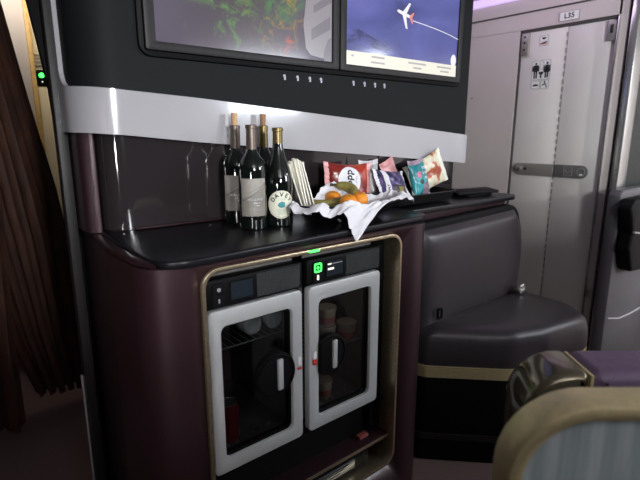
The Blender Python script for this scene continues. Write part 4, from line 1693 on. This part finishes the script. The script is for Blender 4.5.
b, dec = snack_bag('snack_bag', (1.462, 1.315, ZT + 0.080), 0.165, 0.125, 0.055, R(4, 'Z') @ R(6, 'Y') @ UP @ R(-28, 'X'), M['bag_purple'], 7.7, 'purple and black snack bag leaning in the black tray', M['white_print'])
t = B()
sheet(t, lambda u, v: Vector((-0.070 + 0.022 * u + 0.006 * math.sin(3 * v), -0.054 + 0.108 * v, 0)), 6, 16)
dec(t, M['white_print'], 'pale_strip')
t = place(text_bm('SALT', 0.012, 0.0, 'CENTER', 0.0005), Matrix.Translation((-0.055, -0.025, 0)) @ R(86, 'Z'))
dec(t, M['ink'], 'lettering', 0.003)
t = B()
sheet(t, lambda u, v: Vector((-0.030 + 0.085 * u, -0.052 + 0.040 * v, 0)), 14, 6)
dec(t, M['spot_dark'], 'dark_panel', 0.0018)
t = B()
sheet(t, lambda u, v: Vector((0.0 + 0.030 * u, -0.045 + 0.026 * v, 0)), 8, 5)
dec(t, M['banana'], 'nut_picture', 0.003)
b, dec = snack_bag('snack_bag', (1.630, 1.315, ZT + 0.092), 0.118, 0.140, 0.045, R(8, 'Z') @ R(-6, 'Y') @ UP @ R(-14, 'X'), M['bag_teal'], 2.9, 'teal snack bag with pink and white print in the black tray', M['spot_mauve'], 'y')
dec(flat_disc(-0.022, 0.020, 0.014), M['spot_pink'], 'pink_spot')
dec(flat_disc(-0.014, -0.012, 0.013, 0.010), M['spot_dark'], 'dark_spot')
dec(place(flat_disc(0, 0, 0.034, 0.030), Matrix.Translation((0.018, -0.048, 0))), M['spot_mauve'], 'nut_picture')
for k, (s_, sz) in enumerate((('fruit', 0.020), ('& nut', 0.020), ('mix', 0.017))):
    t = place(text_bm(s_, sz, 0.0, 'CENTER', 0.0008), Matrix.Translation((0.024, 0.044 - 0.021 * k, 0)))
    dec(t, M['white_print'], 'lettering', 0.002)
b, dec = snack_bag('snack_bag', (1.760, 1.378, ZT + 0.104), 0.200, 0.155, 0.036, R(-6, 'Z') @ R(-21, 'Y') @ UP @ R(-6, 'X'), M['bag_cream'], 5.5, 'cream snack bag with rust print, rightmost in the tray', M['cream_paper'])
b, dec = snack_bag('snack_bag', (1.550, 1.398, ZT + 0.105), 0.075, 0.120, 0.024, R(-10, 'Z') @ R(-28, 'Y') @ UP, M['bag_pink'], 8.5, 'pink tipped snack bag at the back of the tray behind the purple bag', M['bag_pink'], 'y')

# flat dark tray lying at the end of the ledge
tb = thing('serving_slate', 'flat black serving slate on the ledge beside the white wall', 'slate', (2.07, 1.31, 1.045))
bm = B()
prism(bm, rr(1.94, 2.14, 1.265, 1.375, 0.02, 5), 1.0455, 1.058, 'z', 0.003)
link('stand', bm, M['black_matt'], tb)
bm = B()
prism(bm, fillet([(1.88, 1.29), (2.14, 1.235), (2.23, 1.36), (1.95, 1.405)], 0.015, 5), 1.0585, 1.070, 'z', 0.003)
link('plate', bm, M['black'], tb)

# ================================================================ LEATHER SEAT
seat = thing('banquette', 'black cherry leather banquette with gold band next to the bar', 'bench seat', (1.85, 1.0, 0))
SEAT = fillet([(1.440, 1.175), (1.462, 1.105), (1.70, 0.865), (1.86, 0.800), (2.16, 0.742), (2.275, 0.90), (2.290, 1.165)], [0.01, 0.05, 0.18, 0.10, 0.16, 0.10, 0.01], 8)


def scaled(pts, k, c=(1.87, 1.02)):
    return [(c[0] + (x - c[0]) * k, c[1] + (y - c[1]) * k) for x, y in pts]


def stack(b_, layers):
    t_ = bmesh.new()
    rows_ = [[t_.verts.new((x, min(y, 1.165), z)) for x, y in pts] for pts, z in layers]
    n_ = len(rows_[0])
    for a_, c_ in zip(rows_, rows_[1:]):
        for i_ in range(n_):
            t_.faces.new((a_[i_], a_[(i_ + 1) % n_], c_[(i_ + 1) % n_], c_[i_]))
    t_.faces.new(rows_[0])
    t_.faces.new(rows_[-1])
    bmesh.ops.recalc_face_normals(t_, faces=t_.faces)
    return merge(b_, t_)


bm = B()
stack(bm, [(scaled(SEAT, 0.985), 0.421), (scaled(SEAT, 1.0), 0.430), (scaled(SEAT, 1.0), 0.47), (scaled(SEAT, 0.985), 0.515), (scaled(SEAT, 0.955), 0.545), (scaled(SEAT, 0.91), 0.562), (scaled(SEAT, 0.82), 0.573), (scaled(SEAT, 0.6), 0.580), (scaled(SEAT, 0.3), 0.583)])
link('cushion', bm, M['leather'], seat, sharp=60)
bm = B()
stack(bm, [(scaled(SEAT, 0.985), 0.370), (scaled(SEAT, 1.004), 0.371), (scaled(SEAT, 1.004), 0.419), (scaled(SEAT, 0.985), 0.420)])
link('gold_band', bm, M['gold'], seat)
bm = B()
stack(bm, [(scaled(SEAT, 1.045), 0.0), (scaled(SEAT, 1.02), 0.09), (scaled(SEAT, 0.985), 0.20), (scaled(SEAT, 0.965), 0.36), (scaled(SEAT, 0.95), 0.370)])
link('base', bm, M['black'], seat)
bm = B()
stack(bm, [(scaled(SEAT, 0.99), 0.092), (scaled(SEAT, 1.03), 0.094), (scaled(SEAT, 1.03), 0.120), (scaled(SEAT, 0.99), 0.122)])
link('kick_rail', bm, M['post'], seat)
# backrest: padded leather in a black rim
BK = fillet([(1.430, 0.42), (2.235, 0.42), (2.262, 0.60), (2.270, 0.86), (2.205, 1.008), (1.445, 0.992)], [0.0, 0.0, 0.05, 0.12, 0.12, 0.03], 8)
bm = B()
prism(bm, BK, 1.168, 1.215, 'y', 0.012, 3)
link('back_shell', bm, M['black'], seat)
bm = B()


def back_pt(u, v):
    # soft cushion inset in the shell, slightly hollow towards the middle
    zt = 0.962 + 0.018 * u
    z = 0.45 + (zt - 0.45) * v
    xl = 1.470 + 0.004 * v
    xr = 2.212 + 0.045 * math.sin(PI * min(1, v * 0.9)) - 0.055 * v ** 6
    x = xl + (xr - xl) * u
    k = (max(0, 1 - abs(2 * u - 1) ** 7) * max(0, 1 - abs(2 * v - 1) ** 9)) ** 0.5
    y = 1.168 - 0.040 * k + 0.006 * math.sin(PI * u) * math.sin(PI * v)
    return Vector((x, y, z))


sheet(bm, back_pt, 40, 32)
bmesh.ops.recalc_face_normals(bm, faces=bm.faces)
link('backrest', bm, M['leather'], seat, sharp=60)
# seat belt
bm = B()
box(bm, 2.125, 2.185, 1.075, 1.105, 0.585, 0.612, 0.006, 2)
bk = link('belt_buckle', bm, M['chrome'], seat)
bm = B()
tube(bm, [(2.135, 1.085, 0.62), (2.16, 1.08, 0.628), (2.18, 1.088, 0.618), (2.172, 1.10, 0.606)], 0.005, 8)
link('buckle_lever', bm, M['chrome'], bk)
bm = B()
sheet(bm, lambda u, v: Vector((2.165 + 0.03 * u, 1.09 + 0.06 * u, 0.603 - 0.012 * u + 0.0 * v)) + Vector((0.018 * (v - .5), -0.030 * (v - .5), 0)), 8, 2)
thicken(bm, 0.002)
link('belt_strap', bm, M['black'], seat)
bm = B()
ring(bm, rr(1.545, 1.577, 0.592, 0.638, 0.006, 4), rr(1.553, 1.569, 0.600, 0.630, 0.004, 4), 1.116, 1.124, 'y', 0.001)
link('belt_loop', bm, M['black_matt'], seat)

# ================================================================ CURTAINS
def curtain(name, xl, xr, y, z_hem, seed, label, folds=7, amp=0.035, top=2.08):
    b_ = B()

    def fn(u, v):
        z = z_hem(u) + (top - z_hem(u)) * v
        a, c = xl(z), xr(z)
        ph = u * folds * 2 * PI + seed
        gather = 0.5 + 0.5 * (1 - v)
        x = a + (c - a) * u + 0.010 * math.sin(ph * 2.1 + seed) * gather
        yy = y + amp * gather * math.sin(ph + 0.5 * math.sin(3 * v + seed)) + 0.015 * noise.noise(Vector((u * 5, v * 3, seed)))
        return Vector((x, yy, z + 0.006 * math.sin(ph * 1.0 + 1) * (1 - v)))
    sheet(b_, fn, 150, 40)
    bmesh.ops.recalc_face_normals(b_, faces=b_.faces)
    thicken(b_, 0.003)
    o_ = link(name, b_, M['curtain'], shift=((xl(1) + xr(1)) / 2, y, 0))
    return tag(o_, label, 'curtain')


curtain('curtain', lambda z: -0.55, lambda z: lerp_pts(z, [(0.05, 0.196), (0.5, 0.200), (1.0, 0.225), (1.6, 0.235), (2.1, 0.25)]), 2.27, lambda u: 0.09, 0.4, 'rust brown curtain at the left picture edge, nearer and longer of the two', 9)
curtain('curtain', lambda z: lerp_pts(z, [(0.05, 0.30), (0.4, 0.205), (1.0, 0.10), (2.1, 0.05)]), lambda z: lerp_pts(z, [(0.05, 0.50), (0.9, 0.49), (1.08, 0.470), (1.48, 0.407), (1.9, 0.345), (2.1, 0.315)]), 2.50, lambda u: 0.10 - 0.02 * u, 1.9, 'dark brown curtain beside the display wall post, hem just above the carpet', 5, 0.03)

# ================================================================ NEAR SEATS AT LOWER RIGHT
ANG = math.radians(50.5 - 90)          # local x runs across the view, local y away from the viewer


def frame_at(cx, cy):
    return T((cx, cy, 0)) @ Matrix.Rotation(ANG, 4, 'Z')


a1 = thing('divider_panel', 'blue grey fabric divider panel with rounded gold rim, nearest at lower right', 'divider', (0.820, 0.134, 0))
F = frame_at(0.820, 0.134)
bm = B()
OUT = rr(-0.275, 0.285, 0.03, 0.963, (0.03, 0.03, 0.14, 0.125), 12)
INN = rr(-0.251, 0.261, 0.055, 0.939, (0.02, 0.02, 0.115, 0.102), 12)
ring(bm, OUT, INN, -0.020, 0.045, 'y', 0.009)
link('gold_rim', place(bm, F), M['gold'], a1)
bm = B()
prism(bm, rr(-0.253, 0.263, 0.053, 0.941, (0.02, 0.02, 0.117, 0.104), 12), 0.0, 0.04, 'y')
link('fabric_panel', place(bm, F), M['fabric_blue'], a1)
bm = B()
box(bm, -0.25, 0.26, -0.015, 0.042, 0.0, 0.031, 0.004, 2)
link('floor_rail', place(bm, F), M['black'], a1)

a2 = thing('armchair', 'purple armchair with glossy bronze shell behind the blue grey divider', 'armchair', (1.030, 0.362, 0))
F = frame_at(1.030, 0.362)
bm = B()
prism(bm, rr(-0.130, -0.004, 0.05, 0.853, (0.02, 0.01, 0.012, 0.10), 12), -0.03, 0.10, 'y', 0.02, 4)
link('bronze_shell', place(bm, F), M['bronze_gloss'], a2, sharp=50)
bm = B()
box(bm, -0.003, 0.004, -0.028, 0.09, 0.05, 0.849, 0.002)
link('gold_trim', place(bm, F), M['gold'], a2)
bm = B()
prism(bm, rr(0.005, 0.36, 0.05, 0.855, (0.02, 0.02, 0.10, 0.02), 10), -0.028, 0.10, 'y', 0.028, 4)
pb = link('backrest', place(bm, F), M['purple'], a2, sharp=50)
bm = B()
tube(bm, [(0.075, -0.030, 0.66), (0.078, -0.031, 0.755), (0.095, -0.031, 0.790), (0.13, -0.031, 0.803), (0.20, -0.031, 0.807), (0.34, -0.031, 0.803)], 0.004, 8)
link('piping', place(bm, F), M['spot_mauve'], pb)
bm = B()
box(bm, 0.06, 0.34, 0.102, 0.34, 0.28, 0.42, 0.03, 3)
link('seat_cushion', place(bm, F), M['purple'], a2)
bm = B()
box(bm, 0.09, 0.31, 0.11, 0.32, 0.0, 0.279, 0.02, 2)
link('pedestal', place(bm, F), M['black'], a2)

# ================================================================ GREY SEAT AT FAR RIGHT
g = thing('crew_seat', 'grey moulded seat shell with black armrest beyond the corner trim', 'seat', (3.2, 0.86, 0))
bm = B()
prism(bm, fillet([(2.625, 0.0), (4.0, 0.0), (4.0, 1.065), (2.63, 1.065), (2.603, 1.04)], [0, 0, 0.05, 0.02, 0.02], 5), 0.86, 0.92, 'y', 0.008)
shellp = link('shell', bm, M['grey_shell'], g)
bm = B()
tube(bm, [(2.68, 0.858, 0.692), (2.78, 0.855, 0.672), (2.95, 0.855, 0.655), (3.30, 0.857, 0.645)], 0.005, 8)
link('moulded_rib', bm, M['band'], shellp)
bm = B()
tube(bm, [(2.64, 0.858, 0.40), (2.78, 0.854, 0.365), (2.95, 0.854, 0.35), (3.35, 0.857, 0.34)], 0.005, 8)
link('moulded_rib', bm, M['band'], shellp)
bm = B()
prism(bm, fillet([(2.67, 0.66), (3.3, 0.60), (3.3, 1.03), (2.60, 1.03), (2.55, 0.99), (2.615, 0.86), (2.60, 0.78)], 0.03, 5), 0.79, 0.855, 'y', 0.012, 3)
arm = link('armrest', bm, M['black'], g)
bm = B()
tube(bm, [(2.612, 0.788, 0.87), (2.70, 0.786, 0.855), (3.2, 0.786, 0.845)], 0.006, 8)
link('armrest_trim', bm, M['chrome'], arm)
